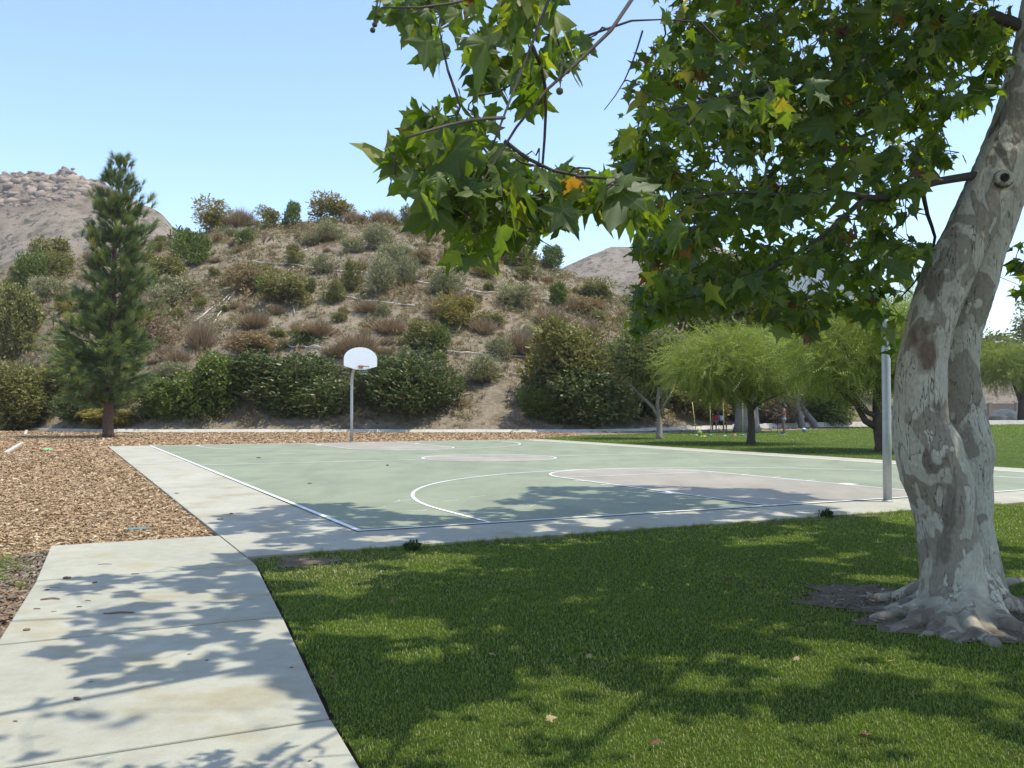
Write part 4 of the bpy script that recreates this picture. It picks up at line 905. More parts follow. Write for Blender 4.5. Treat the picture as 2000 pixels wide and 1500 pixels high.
MAIN = [(1300, -20), (1296, 70), (1240, 100), (1225, 200), (1205, 300), (1235, 380), (1225, 440), (1250, 470), (1222, 560), (1245, 600), (1232, 665), (1262, 640), (1330, 600), (1400, 628), (1470, 618), (1530, 640), (1545, 690), (1580, 650), (1640, 625), (1720, 640), (1735, 690), (1752, 640), (1775, 560),
        (1815, 520), (1838, 455), (1822, 410), (1790, 375), (1800, 345), (1880, 335), (1900, 300), (1870, 250), (1885, 190), (1935, 220), (1965, 120), (1985, -20)]
HOLES = [[(1845, 250), (1905, 235), (1905, 310), (1850, 310)], [(1742, 395), (1790, 372), (1835, 400), (1835, 460), (1790, 480), (1745, 440)], [(1885, 120), (1930, 110), (1930, 185), (1890, 190)]]
LEFT = [(715, -20), (712, 40), (760, 45), (795, 60), (865, 130), (890, 100), (930, 140), (905, 200), (850, 205), (790, 245), (740, 320), (790, 380), (870, 385), (905, 370), (880, 420), (850, 430), (870, 460), (905, 465), (870, 520), (935, 545), (960, 490), (1000, 480), (1045, 505), (1050, 470), (1010, 430), (1070, 425), (1095, 445), (1120, 400), (1200, 405), (1270, 430), (1300, 400), (1270, 352), (1130, 345), (1075, 330), (1060, 300), (1090, 250), (1060, 180), (1075, 130), (1140, 150), (1145, 90), (1100, 60), (1180, -20)]
RIGHT = [(1972, 480), (2060, 430), (2060, 640), (1985, 620), (1960, 585)]
ALLP = [MAIN, LEFT, RIGHT]
tips = []
def fill(poly, n, y0, y1, holes=()):
    xs = [p[0] for p in poly]; ys = [p[1] for p in poly]; k = 0
    while k < n:
        x, y = rng.uniform(min(xs), max(xs)), rng.uniform(min(ys), max(ys))
        if not inpoly(x, y, poly)[0] or any(inpoly(x, y, h)[0] for h in holes): continue
        tips.append(at(x, y - 14, rng.uniform(y0, y1))); k += 1
fill(MAIN, 860, 5.0, 8.6, HOLES); fill(LEFT, 96, 2.4, 3.3); fill([(1060, 335), (1280, 345), (1290, 425), (1090, 440)], 12, 2.4, 2.9); fill([(850, 370), (1050, 370), (1050, 515), (870, 530)], 14, 2.3, 3.0); fill([(740, 250), (900, 220), (900, 380), (770, 365)], 13, 2.3, 2.8); fill(RIGHT, 14, 6.6, 8.0)
fill([(1230, 100), (1330, 40), (1500, 60), (1640, 140), (1640, 220), (1420, 260), (1250, 330)], 9, 3.2, 4.2)
n_vis = len(tips)
SHADE = [gnd(*q)[:2] for q in [(60, 1500), (40, 1400), (230, 1300), (120, 1200), (140, 1140), (330, 1105), (480, 1080), (430, 1010), (560, 985), (640, 985), (720, 995), (800, 1008), (900, 1003), (1000, 975), (1040, 952), (1330, 950), (1540, 958), (1600, 992), (1720, 1015), (1900, 1050), (2050, 1090)]]
SHADE = SHADE + [np.array(q) for q in ((8.0, 7.5), (9.0, 3.0), (6.0, -3.0), (0.0, -3.0), (-2.2, 1.5))]
# tips of the upper crown, above the picture: spread evenly over the ground they shade
k = 0; sx = [q[0] for q in SHADE]; sy = [q[1] for q in SHADE]
while k < 2300:
    q = (rng.uniform(min(sx), max(sx)), rng.uniform(min(sy), max(sy)))
    if not inpoly(q[0], q[1], SHADE)[0]: continue
    if fbm(q[0], q[1], 1.5, 2) + rng.normal(0, 0.10) < -0.32: continue
    if UV(*q)[1] < -1.4 and rng.random() < 0.3: continue
    lo = max(4.4, 1.316 + 0.475 * q[1] / 0.97 + 0.1) if q[1] > 0 else 4.4
    z = lo + rng.random() ** 1.5 * max(0.8, 9.6 - lo); p = np.array([q[0] + z * 0.378, q[1] - z * 0.067, z])
    x, y, zc = pix(p)
    if zc[0] > 0.1 and -60 < x[0] < 2060 and y[0] > -60: continue
    tips.append(p); k += 1
tips = np.array(tips)
# connect each tip to the nearest wood, nearest first
dist = np.array([np.min(np.sum((NODES - p) ** 2, 1)) for p in tips]); order = np.argsort(dist)
tw = MB(); LP, LA, LN, LS, LV = [], [], [], [], []
nodes = [NODES]; cur = NODES
for ii in order:
    p = tips[ii]; dd = np.sum((cur - p) ** 2, 1); j = int(dd.argmin()); s = cur[j]; l = math.sqrt(dd[j])
    if l < 0.03: continue
    vis = ii < n_vis
    mid = (s + p) / 2 + rng.normal(0, 0.06 * l, 3) + [0, 0, 0.10 * l]
    t = np.linspace(0, 1, max(4, int(l / 0.12)))[:, None]; X = (1 - t) ** 2 * s + 2 * t * (1 - t) * mid + t * t * p
    X[1:-1] += rng.normal(0, 0.012, X[1:-1].shape)
    near = pix(p)[2][0] < 3.6
    tw.tube([q - SB for q in X], np.linspace(0.0035 + 0.0045 * min(1, l), 0.0018, len(X)), 4 if vis else 3, False)
    cur = np.concatenate([cur, X[1:]])
    nl = rng.integers(5, 10) if vis else rng.integers(8, 12)
    if near: nl = rng.integers(4, 8)
    for k in range(nl):
        q = 1 - rng.random() ** 1.4 * min(1, 0.55 / max(l, 0.3)); f_ = q * (len(X) - 1); i = min(len(X) - 2, int(f_)); b0 = X[i] + (X[i + 1] - X[i]) * (f_ - i)
        o = rng.normal(size=3); o[2] = o[2] * 0.4 - 0.25; o /= np.linalg.norm(o); pet = rng.uniform(0.03, 0.075)
        LP.append(b0 + o * pet * (1.2 if vis else 2.2)); LA.append(o * 0.7 + np.array([0, 0, -0.95 if vis else -0.35]) + rng.normal(0, 0.30, 3)); LN.append(rng.normal(0, 0.75 if vis else 0.45, 3) + [0, 0, 0.45 if vis else 1.0] + o * 0.5)
        LS.append(rng.lognormal(math.log(0.086 if near else (0.107 if vis else 0.205)), 0.34 if near else 0.28)); LV.append(1 if near else (2 if vis else 0))
LP, LA, LN, LS, LV = map(np.array, (LP, LA, LN, LS, LV))
# leaves that would hang far outside the leaf mass are dropped (nothing grows in the open sky here)
x, y, zc = pix(LP + LA / np.linalg.norm(LA, axis=1, keepdims=True) * LS[:, None] * 0.6); ok = np.ones(len(LP), bool); infr = (zc > 0.1) & (x > -20) & (x < 2020) & (y > -20) & (y < 1500)
for i in np.where(infr)[0]:
    m_ = 14 if zc[i] < 3.4 else 22
    if not any(inpoly(x[i] + dx, y[i] + dy, pl)[0] for pl in ALLP for dx, dy in ((0, 0), (-m_, 0), (m_, 0), (0, m_), (0, -m_))): ok[i] = False
    if any(inpoly(x[i], y[i], h)[0] for h in HOLES) and rng.random() < 0.8: ok[i] = False
GAPS = [(650, 1105), (730, 1095), (770, 1115), (850, 1100), (920, 1112), (650, 1210), (860, 1210), (745, 1240), (820, 1275), (690, 1150), (935, 1225), (1230, 1150), (1080, 1165), (1160, 1160), (1250, 1237), (1480, 1225), (1500, 1300), (1420, 1275), (1560, 1315), (1380, 1330), (1650, 1265), (1790, 1310), (1900, 1400), (1050, 1390), (1100, 1330), (1190, 1340), (820, 1490), (870, 1465), (760, 1480), (1530, 1210), (1700, 1060), (1650, 1075), (1600, 1090), (1560, 1050), (1450, 1060), (1960, 1080), (1980, 1120), (1300, 1090), (1010, 1120), (580, 1100), (600, 1150), (1330, 1200), (960, 1170), (1150, 1100), (1400, 1120), (1700, 1400), (1300, 1420), (1000, 1450), (1550, 1440), (1850, 1480), (270, 1122), (300, 1165), (180, 1180), (400, 1160), (390, 1270), (410, 1360), (555, 1385), (580, 1480), (240, 1365), (285, 1340), (300, 1480), (100, 1290), (60, 1350), (460, 1320), (620, 1030), (760, 1050), (900, 1030), (1060, 1025), (1200, 1015), (1330, 1000), (1430, 990), (520, 1040), (560, 1070)]
SHP = np.column_stack([LP[:, 0] - LP[:, 2] * 0.378, LP[:, 1] + LP[:, 2] * 0.067])
for gx_, gy_ in GAPS:
    g_ = gnd(gx_, gy_)[:2]; ang = rng.uniform(0, 3.14); ca, sa_ = math.cos(ang), math.sin(ang); dv = SHP - g_; a_ = (dv[:, 0] * ca + dv[:, 1] * sa_) / rng.uniform(0.17, 0.38); b2 = (-dv[:, 0] * sa_ + dv[:, 1] * ca) / rng.uniform(0.11, 0.23)
    ok &= ~((a_ ** 2 + b2 ** 2 < 1) & (LV == 0))
LP, LA, LN, LS, LV, zc, x, y, infr = (a[ok] for a in (LP, LA, LN, LS, LV, zc, x, y, infr))
b_tw = link('twigs', tw.mesh('twigs'), M['twig'], syc); b_tw['kind'] = 'stuff'
# petioles and leaves; the 300 that show largest are single parts
app = np.where(infr & (y > -10) & (x < 2000), LS / np.maximum(zc, 0.3), 0); big = np.zeros(len(LP), bool); big[np.argsort(-app)[:300]] = True
ROT = frames(LA, LN); rl = np.clip(rng.beta(2.0, 2.2, len(LP)) * 0.93, 0, 1); dead = rng.random(len(LP)); rl = np.where(dead < 0.02, rng.uniform(0.96, 1, len(LP)), np.where(dead < 0.045, rng.uniform(0.9, 0.95, len(LP)), rl))
leaf_me = []
for (tv, tf) in LEAF_HI:
    for bend in (0.5, 1.4, 2.4):
        v2 = tv.copy(); v2[:, 2] *= bend; v2[:, 2] += 0.10 * (bend - 1) * np.sin(v2[:, 1] * 4); v2[:, 0] *= 1.12 - 0.12 * bend; v2[:, 2] += 0.05 * bend * np.sin(v2[:, 0] * 6 + v2[:, 1] * 3 + bend)
        me = mesh_np('leaf', v2, tf); me.materials.append(M['syc_o']); leaf_me.append(me)
for i in np.where(big)[0]:
    o = bpy.data.objects.new('leaf', leaf_me[rng.integers(0, len(leaf_me))]); COL.objects.link(o); o.parent = syc
    m4 = Matrix.Identity(4); Rm = ROT[i] * LS[i]
    for a in range(3):
        for c in range(3): m4[a][c] = Rm[a][c]
        m4[a][3] = LP[i][a] - SB[a]
    o.matrix_local = m4
sets = []
rest = ~big
for k, (tv, tf) in enumerate(LEAF_HI):
    s_ = rest & (LV == 1) & (np.arange(len(LP)) % 6 == k)
    sets.append(scatter(tv * [1, 1, rng.uniform(.8, 1.8)], tf, LP[s_] - SB, ROT[s_], LS[s_], rl[s_]))
for k in range(4):
    s_ = rest & (LV == 2) & (np.arange(len(LP)) % 4 == k); tl = leaf_lobed(False, 20 + k); sets.append(scatter(tl[0] * [1, 1, rng.uniform(.8, 2.2)], tl[1], LP[s_] - SB, ROT[s_], LS[s_], rl[s_]))
s_ = rest & (LV == 0); sets.append(scatter(LEAF_LO[0], LEAF_LO[1], LP[s_] - SB, ROT[s_], LS[s_], rl[s_]))
fo = link('foliage', mesh_np('foliage', *join(sets)), M['syc']); fo.parent = syc; fo['kind'] = 'stuff'
# seed balls hanging at the tip of the near branch
M['seed'] = plain('seed_ball', (0.07, 0.075, 0.03), 0.9, 0, 0.4, 300, 0.8)
for (x_, y_) in ((739, 31), (732, 48), (728, 59), (1093, 178)):
    p = at(x_, y_, 2.1) - SB; b = MB(); bm = bmesh.new(); bmesh.ops.create_icosphere(bm, subdivisions=2, radius=0.0065 if x_ < 1000 else 0.009)
    for v in bm.verts: v.co *= 1 + 0.12 * noise.noise(v.co * 900)
    b.add([v.co + Vector(p) for v in bm.verts], [[v.index for v in f.verts] for f in bm.faces]); bm.free()
    b.tube([p, p + [0.004, 0, 0.03], at(x_ + 8, y_ - 60, 2.1) - SB], 0.0012, 4); o = link('seed_ball', b.mesh('seed_ball'), M['seed'], syc)
# bare dirt round the roots
dp = [np.array(SB[:2]) + np.array([math.cos(a) * (0.95 if math.cos(a) < 0 else .8), math.sin(a) * 0.75]) * (1 + 0.20 * math.sin(3 * a + 1) + 0.10 * math.sin(7 * a) + 0.06 * math.sin(17 * a + 2) + 0.05 * math.sin(29 * a)) + [-0.10, -0.02] for a in np.linspace(0, 2 * math.pi, 140)[:-1]]
sheet_obj('dirt_patch', [tuple(p) for p in dp], -0.012, M['dirt'], label='bare brown dirt around the sycamore roots')
DIRT = [tuple(p) for p in dp]

# worn bare soil in the lawn corner by the path and along the apron
def blotch(c, rx, ry, rz, label, z=-0.015):
    Pp = []
    for a in np.linspace(0, 2 * math.pi, 90)[:-1]:
        k_ = 1 + 0.22 * math.sin(3 * a + rx * 9) + 0.12 * math.sin(8 * a) + 0.07 * math.sin(19 * a + 1); q = (rx * math.cos(a) * k_, ry * math.sin(a) * k_); Pp.append(W(c[0] + q[0], c[1] + q[1]))
    sheet_obj('bare_soil', Pp, z, M['dirt'], label=label); return Pp
BARE = [blotch((-1.55, -0.95), 0.26, 0.24, 0, 'worn bare soil in the lawn corner between path and apron'), blotch((-1.27, 5.6), 0.07, 1.0, 0, 'strip of bare soil between lawn and apron near the gooseneck pole'), blotch((-1.26, 1.5), 0.06, 0.55, 0, 'short strip of bare soil between lawn and apron')]
# ------------------------------------------------------------------ turf
M['grass'] = foliage('grass_blade', [(0, (0.115, 0.165, 0.022)), (0.5, (0.18, 0.24, 0.034)), (0.8, (0.235, 0.28, 0.048)), (0.90, (0.29, 0.28, 0.085)), (1, (0.40, 0.34, 0.18))], 0.4, 0.5, tcol=(1.1, 1.2, 0.4))
def blades(P, h, w, dryness, simple=False):
    n = len(P); a = rng.uniform(0, 2 * math.pi, n); l = rng.uniform(0.1, 0.95, n) * h
    ln = np.column_stack([np.cos(a) * l, np.sin(a) * l, np.zeros(n)]); s = np.column_stack([-np.sin(a), np.cos(a), np.zeros(n)]) * w[:, None]
    mid = P + ln * 0.35 + np.column_stack([np.zeros(n), np.zeros(n), h * 0.6]); tip = P + ln + np.column_stack([np.zeros(n), np.zeros(n), h * rng.uniform(0.55, 1.0, n)])
    V = np.stack([P - s, P + s, mid + s * 0.8, mid - s * 0.8, tip], 1).reshape(-1, 3); i = np.arange(n)[:, None] * 5
    F = np.concatenate([i + [0, 1, 2], i + [0, 2, 3], i + [3, 2, 4]])
    if simple: V = np.stack([P - s, P + s, tip], 1).reshape(-1, 3); F = np.arange(n)[:, None] * 3 + [[0, 1, 2]]
    rv = np.clip(rng.normal(0.42, 0.2, n), 0, 0.88); rv = np.where(rng.random(n) < dryness, rng.uniform(0.88, 1, n), rv)
    return V, F, rv if simple else np.tile(rv, 3)
def dry_at(P):
    """dry, thin turf: along the court edge, in the corner by the path and in scattered patches"""
    q = np.array([fbm(p[0], p[1], 0.9, 2) for p in P]); u = (P[:, :2] - [X0, Y0]) @ DU; v = (P[:, :2] - [X0, Y0]) @ DV
    corner = np.exp(-((u + 1.7) / 0.9) ** 2 - ((v + 0.9) / 0.7) ** 2)
    return np.clip(0.06 + 0.25 * np.clip(q - 0.12, 0, 1) + 0.65 * corner + 0.3 * np.exp(-((u + 1.15) / 0.25) ** 2), 0, 0.95), corner
def in_near(P):
    u = (P[:, :2] - [X0, Y0]) @ DU; v = (P[:, :2] - [X0, Y0]) @ DV
    e = np.interp(-u, [-t[0] for t in EDGE_R], [t[1] for t in EDGE_R])
    return (u < -1.16 - 0.05 * np.sin(v * 3.1) - 0.04 * np.sin(v * 7.7)) & (v > e + 0.018 + 0.012 * np.sin(u * 9) + 0.01 * np.sin(u * 31)) & (~inpoly(P[:, 0] + 0.05 * np.sin(P[:, 1] * 40), P[:, 1], DIRT) | (rng.random(len(P)) < 0.10))
def band(y0, y1, dens, h, w):
    A = (y1 - y0); xl, xr = -0.62 * y1 - 0.5, 0.62 * y1 + 1.0; n = int(A * (xr - xl) * dens)
    P = np.column_stack([rng.uniform(xl, xr, n), rng.uniform(y0, y1, n), np.full(n, -0.02)])
    P = P[(np.abs(P[:, 0]) < 0.62 * P[:, 1] + 0.5)]; P = P[in_near(P)]
    d, c = dry_at(P); keep = rng.random(len(P)) > c * 0.6
    for bp in BARE: keep &= ~(inpoly(P[:, 0], P[:, 1], bp) & (rng.random(len(P)) < 0.55))
    P, d = P[keep], d[keep]; n = len(P)
    return blades(P, h * rng.uniform(0.6, 1.25, n), w * rng.uniform(0.7, 1.3, n) * (1.25 if y0 > 6 else 1), d, y0 > 6)
def tri_parts(L): return join(L)
gp = [band(2.2, 4.6, 8500, 0.017, 0.0020), band(4.6, 6.6, 5800, 0.019, 0.0027), band(6.6, 9.0, 3600, 0.021, 0.0036), band(9.0, 14.5, 1800, 0.024, 0.0050), band(14.5, 24, 260, 0.045, 0.010)]
gV, gF, gR = join(gp)
tag(link('turf', mesh_np('turf', gV, gF, gR), M['grass']), 'short green turf of the near lawn', 'grass', kind='stuff')
def far_blades(n):
    P = np.column_stack([rng.uniform(-2, 70, n), rng.uniform(18, 95, n), np.full(n, -0.021)])
    u = (P[:, :2] - [X0, Y0]) @ DU; v = (P[:, :2] - [X0, Y0]) @ DV
    P = P[inpoly(P[:, 0], P[:, 1], far_poly) & (v > CW + 1.3) & (np.abs(P[:, 0]) < 0.62 * P[:, 1] + 2)]; n = len(P); s = P[:, 1] / 40
    return blades(P, 0.038 * rng.uniform(0.6, 1.2, n) * np.sqrt(s), 0.026 * s, np.full(n, 0.06), True)
V, F, rr = far_blades(130000)
tag(link('turf', mesh_np('turf', V, F, rr), M['grass']), 'sunlit green turf of the far lawn', 'grass', kind='stuff')
# weeds by the path and longer tufts along the court edge
TUFT_G = tuft(16, 0.9, 9, 0.035)
def weeds(P, size, label):
    n = len(P); V, F, rr = scatter(TUFT_G[0], TUFT_G[1], P, spin(n), size, rng.uniform(0.2, 0.8, n)); tag(link('weeds', mesh_np('weeds', V, F, rr), M['grass']), label, 'weeds', kind='stuff')
Q = []
for k in range(420):
    v = rng.uniform(-0.9, 9); Q.append((*W(-1.17 - abs(rng.normal(0, 0.06)), v), -0.02))
weeds(np.array(Q), rng.uniform(0.035, 0.075, len(Q)), 'uneven grass fringe overhanging the concrete apron')
Q = [(*W(-0.55 + rng.normal(0, 0.4), -3.45 + rng.normal(0, 0.16)), -0.03) for k in range(260)] + [(*W(-1.3 + rng.normal(0, 0.3), -3.3 + rng.normal(0, 0.1)), -0.03) for k in range(40)]
weeds(np.array(Q), rng.uniform(0.03, 0.07, len(Q)), 'patch of green weeds in the wood chips beside the path')

# ------------------------------------------------------------------ wood chips
M['chip'] = foliage('wood_chip', [(0, (0.16, 0.098, 0.053)), (0.35, (0.29, 0.19, 0.10)), (0.65, (0.39, 0.27, 0.15)), (0.9, (0.51, 0.395, 0.255)), (1, (0.60, 0.50, 0.36))], 0, 0.9)
M['chip_g'] = foliage('weathered_chip', [(0, (0.085, 0.065, 0.048)), (0.4, (0.155, 0.122, 0.09)), (0.75, (0.26, 0.215, 0.16)), (1, (0.40, 0.345, 0.27))], 0, 0.9)
CHIP = (np.array([(-.5, -.5, 0), (.5, -.5, 0.0), (.5, .5, 0.1), (-.5, .5, 0), (-.45, -.42, .9), (.42, -.45, 1.0), (.46, .4, 1.05), (-.4, .45, .85)], float),
        np.array([(4, 5, 6, 7), (0, 1, 5, 4)]))
def chips(P, lo, hi):
    n = len(P); ax = rng.normal(size=(n, 3)) * [1, 1, 0.22]; nr = np.tile([0, 0, 1.0], (n, 1)) + rng.normal(0, 0.3, (n, 3))
    L_ = rng.uniform(lo, hi, n); return scatter(CHIP[0], CHIP[1], P, frames(ax, nr), np.column_stack([L_ * rng.uniform(0.16, 0.42, n), L_, L_ * rng.uniform(0.06, 0.15, n)]), np.clip(rng.normal(0.5, 0.24, n), 0, 1))
def chip_band(y0, y1, n, lo, hi):
    P = np.column_stack([rng.uniform(-0.6 * y1 - 1.5, 0.06 * y1, n), rng.uniform(y0, y1, n), rng.uniform(-0.028, -0.012, n)])
    u = (P[:, :2] - [X0, Y0]) @ DU; v = (P[:, :2] - [X0, Y0]) @ DV
    k = inpoly(P[:, 0], P[:, 1], mulch_poly) & (np.abs(P[:, 0]) < 0.6 * P[:, 1] + 1.2) & ~((u > -1.3) & (v > -1.40) & (u < 26.5) & (v < 17)) & ((u > 0.36) | (v < np.interp(-u, [-t[0] for t in EDGE_L], [t[1] for t in EDGE_L]) + 0.01 - 0.0 * u))
    P = P[k]; u, v = u[k], v[k]; old = (u < 0.0 + 0.5 * np.sin(v * 2)) & (v < -2.7); return P[~old], P[old]
new, old = [], []
for y0, y1, n, lo, hi in ((3, 7, 18000, 0.025, 0.08), (7, 11, 56000, 0.022, 0.07), (11, 17, 62000, 0.028, 0.08), (17, 28, 60000, 0.045, 0.11), (28, 60, 70000, 0.06, 0.17)):
    a, b_ = chip_band(y0, y1, n, lo, hi)
    if len(a): new.append(chips(a, lo, hi))
    if len(b_): old.append(chips(b_, lo, hi))
tag(link('wood_chips', mesh_np('wood_chips', *join(new)), M['chip']), 'reddish tan wood chips covering the play bed', 'wood chips', kind='stuff')
if old: tag(link('wood_chips', mesh_np('wood_chips', *join(old)), M['chip_g']), 'weathered grey wood chips along the path edge', 'wood chips', kind='stuff')
Pd = np.column_stack([SB[0] - 0.1 + rng.normal(0, 0.55, 2600), SB[1] - 0.05 + rng.normal(0, 0.45, 2600), np.full(2600, -0.012)]); Pd = Pd[inpoly(Pd[:, 0], Pd[:, 1], DIRT)]
tag(link('bark_litter', mesh_np('bark_litter', *chips(Pd, 0.012, 0.05)), M['chip_g']), 'shed bark and litter on the dirt around the sycamore roots', 'litter', kind='stuff')
# litter on the strip beyond the lawn
P = np.column_stack([rng.uniform(-2, 60, 9000), rng.uniform(44, 100, 9000), np.full(9000, -0.02)]); P = P[inpoly(P[:, 0], P[:, 1], strip_poly)]
tag(link('leaf_litter', mesh_np('leaf_litter', *chips(P, 0.10, 0.3)), M['chip_g']), 'dry leaf litter strewn along the far kerb', 'leaf litter', kind='stuff')
# ------------------------------------------------------------------ basketball hoops
M['galv'] = plain('galvanised_steel', (0.40, 0.42, 0.42), 0.45, 0.55, 0.12, 14)
M['board'] = plain('white_backboard', (0.74, 0.77, 0.79), 0.5, 0, 0.05, 10)
M['rim'] = plain('rusty_orange_rim', (0.30, 0.10, 0.05), 0.6, 0.1, 0.3, 30)
M['chain'] = plain('grey_chain', (0.35, 0.34, 0.32), 0.5, 0.6, 0.2, 40)
def hoop(u0, sgn, label):
    bx, by = W(u0, 7.78); t = empty('basketball_hoop', (bx, by, 0.0)); d = DU * sgn; e = np.array([d[1], -d[0]])
    def p(a, s, z): return (d[0] * a + e[0] * s, d[1] * a + e[1] * s, z)
    b = MB(); path_ = [p(0, 0, -0.1), p(0, 0, 1.0), p(0, 0, 2.0), p(0, 0, 2.42)] + [p(0.66 * (1 - math.cos(q)), 0, 2.42 + 0.68 * math.sin(q)) for q in np.linspace(0.2, math.pi / 2, 9)] + [p(0.9, 0, 3.10), p(1.12, 0, 3.10)]
    b.tube(path_, 0.0605, 16); link('pole', b.mesh('pole'), M['galv'], t, smooth=True)
    b = MB(); b.lathe([(0.075, 0.0), (0.075, 0.012), (0.062, 0.02)], (0, 0, 0.001), 16); link('pole_collar', b.mesh('pole_collar'), M['galv'], t)
    prof = [(-0.20, 0), (0.20, 0), (0.66, 0.13), (0.686, 0.17), (0.686, 0.42)] + [(0.686 * math.cos(q), 0.42 + 0.47 * math.sin(q)) for q in np.linspace(0.15, math.pi - 0.15, 25)] + [(-0.686, 0.42), (-0.686, 0.17), (-0.66, 0.13)]
    b = MB(); n = len(prof); b.add([p(1.19, s, 2.93 + z) for s, z in prof] + [p(1.222, s, 2.93 + z) for s, z in prof], [tuple(range(n)), tuple(range(n, 2 * n))[::-1]] + [(i, n + i, n + (i + 1) % n, (i + 1) % n) for i in range(n)])
    bo = link('backboard', b.mesh('backboard'), M['board'], t); bv = bo.modifiers.new('b', 'BEVEL'); bv.width = 0.006; bv.segments = 2; bv.limit_method = 'ANGLE'
    b = MB()
    for s, z in ((-0.25, 3.35), (0.25, 3.35), (-0.2, 3.0), (0.2, 3.0)): b.tube([p(0.95, 0, 3.10), p(1.188, s, z)], 0.02, 8)
    link('bracket', b.mesh('bracket'), M['galv'], t)
    b = MB(); b.tube([p(1.222 + 0.15 + 0.23 - 0.23 * math.cos(q), 0.23 * math.sin(q), 3.05) for q in np.linspace(0, 2 * math.pi, 33)], 0.010, 8, False)
    for s in (-0.09, 0.09): b.tube([p(1.223, s, 3.04), p(1.40, s * 1.2, 3.045)], 0.012, 6)
    b.add([p(1.224, -0.08, 3.10), p(1.224, 0.08, 3.10), p(1.224, 0.08, 2.97), p(1.224, -0.08, 2.97), p(1.245, -0.08, 3.10), p(1.245, 0.08, 3.10), p(1.245, 0.08, 2.97), p(1.245, -0.08, 2.97)], [(0, 1, 2, 3), (7, 6, 5, 4), (0, 4, 5, 1), (1, 5, 6, 2), (2, 6, 7, 3), (3, 7, 4, 0)])
    rm = link('rim', b.mesh('rim'), M['rim'], t)
    b = MB()
    for k in range(12):
        q = 2 * math.pi * k / 12; q2 = q + 0.45
        b.tube([p(1.602 - 0.23 * math.cos(q), 0.23 * math.sin(q), 3.045), p(1.602 - 0.17 * math.cos(q2), 0.17 * math.sin(q2), 2.88), p(1.602 - 0.13 * math.cos(q), 0.13 * math.sin(q), 2.70)], 0.004, 4, False)
    link('net', b.mesh('net'), M['chain'], rm)
    tag(t, label, 'hoop', 'basketball hoops of the court'); return t
hoop(26.72, -1, 'far basketball hoop with white fan backboard in front of the hill')
hoop(-0.24, 1, 'near basketball hoop with grey gooseneck pole beside the sycamore')

# ------------------------------------------------------------------ things on the far lawn
M['yellow_pole'] = plain('yellow_plastic', (0.42, 0.38, 0.11), 0.5, 0, 0.06)
M['blue_pl'] = plain('blue_plastic', (0.07, 0.18, 0.28), 0.5, 0, 0.08); M['green_pl'] = plain('green_plastic', (0.20, 0.32, 0.18), 0.5, 0, 0.08)
M['lime'] = plain('lime_rubber', (0.36, 0.40, 0.06), 0.5, 0, 0.1); M['orange_pl'] = plain('orange_plastic', (0.42, 0.15, 0.08), 0.5, 0, 0.08); M['ball_w'] = plain('white_rubber', (0.65, 0.68, 0.7), 0.5)
for (bx, by, tx, ty, mt, lab) in [(1360, 851, 1352, 785, 'green_pl', 'leaning yellow slalom pole on a green foot'), (1388, 850.5, 1386.5, 784, 'blue_pl', 'yellow slalom pole on a blue foot between the leaning pole and another'),
        (1415, 852.5, 1412, 783, 'green_pl', 'upright yellow slalom pole on a green foot'), (1451, 850.5, 1450.5, 782, 'blue_pl', 'yellow slalom pole on a blue foot in front of the thick grey trunk')]:
    g = gnd(bx, by); t = empty('slalom_pole', (g[0], g[1], 0.0)); top = at(tx, ty, g[1]) - g
    b = MB(); b.lathe([(0.10, 0), (0.10, 0.025), (0.07, 0.05), (0.03, 0.07), (0.028, 0.09)], (0, 0, 0), 16); link('foot', b.mesh('foot'), M[mt], t, smooth=False)
    b = MB(); b.tube([(0, 0, 0.05), tuple(top)], 0.020, 8); link('pole', b.mesh('pole'), M['yellow_pole'], t, smooth=True)
    tag(t, lab, 'slalom pole', 'yellow slalom poles on the far lawn')
def ball(x, y, d, mat, label, stripe=None):
    g = gnd(x, y); t = empty('ball', (g[0], g[1], 0.0)); me = bpy.data.meshes.new('skin'); bm = bmesh.new(); bmesh.ops.create_uvsphere(bm, u_segments=24, v_segments=14, radius=d / 2); bmesh.ops.translate(bm, vec=(0, 0, d / 2), verts=bm.verts); bm.to_mesh(me); bm.free()
    link('skin', me, M[mat], t, smooth=True)
    b = MB(); b.tube([(math.cos(q) * d * .5, math.sin(q) * d * .3, d / 2 + math.sin(q) * d * .40) for q in np.linspace(0, 6.283, 25)], d * 0.02, 6, False); link('seam', b.mesh('seam'), M[stripe or mat], t)
    if stripe:
        me = bpy.data.meshes.new('cap'); bm = bmesh.new(); bmesh.ops.create_uvsphere(bm, u_segments=20, v_segments=12, radius=d / 2 * 1.01); bmesh.ops.translate(bm, vec=(0, 0, d / 2), verts=bm.verts)
        bmesh.ops.delete(bm, geom=[v for v in bm.verts if v.co.z < d * 0.72], context='VERTS'); bm.to_mesh(me); bm.free(); link('cap', me, M[stripe], t, smooth=True)
    tag(t, label, 'ball'); return t
ball(1366.5, 850.3, 0.25, 'lime', 'lime green ball beside the leaning yellow pole'); ball(1570.5, 844.0, 0.25, 'blue_pl', 'blue and white ball resting on the far lawn', 'ball_w')
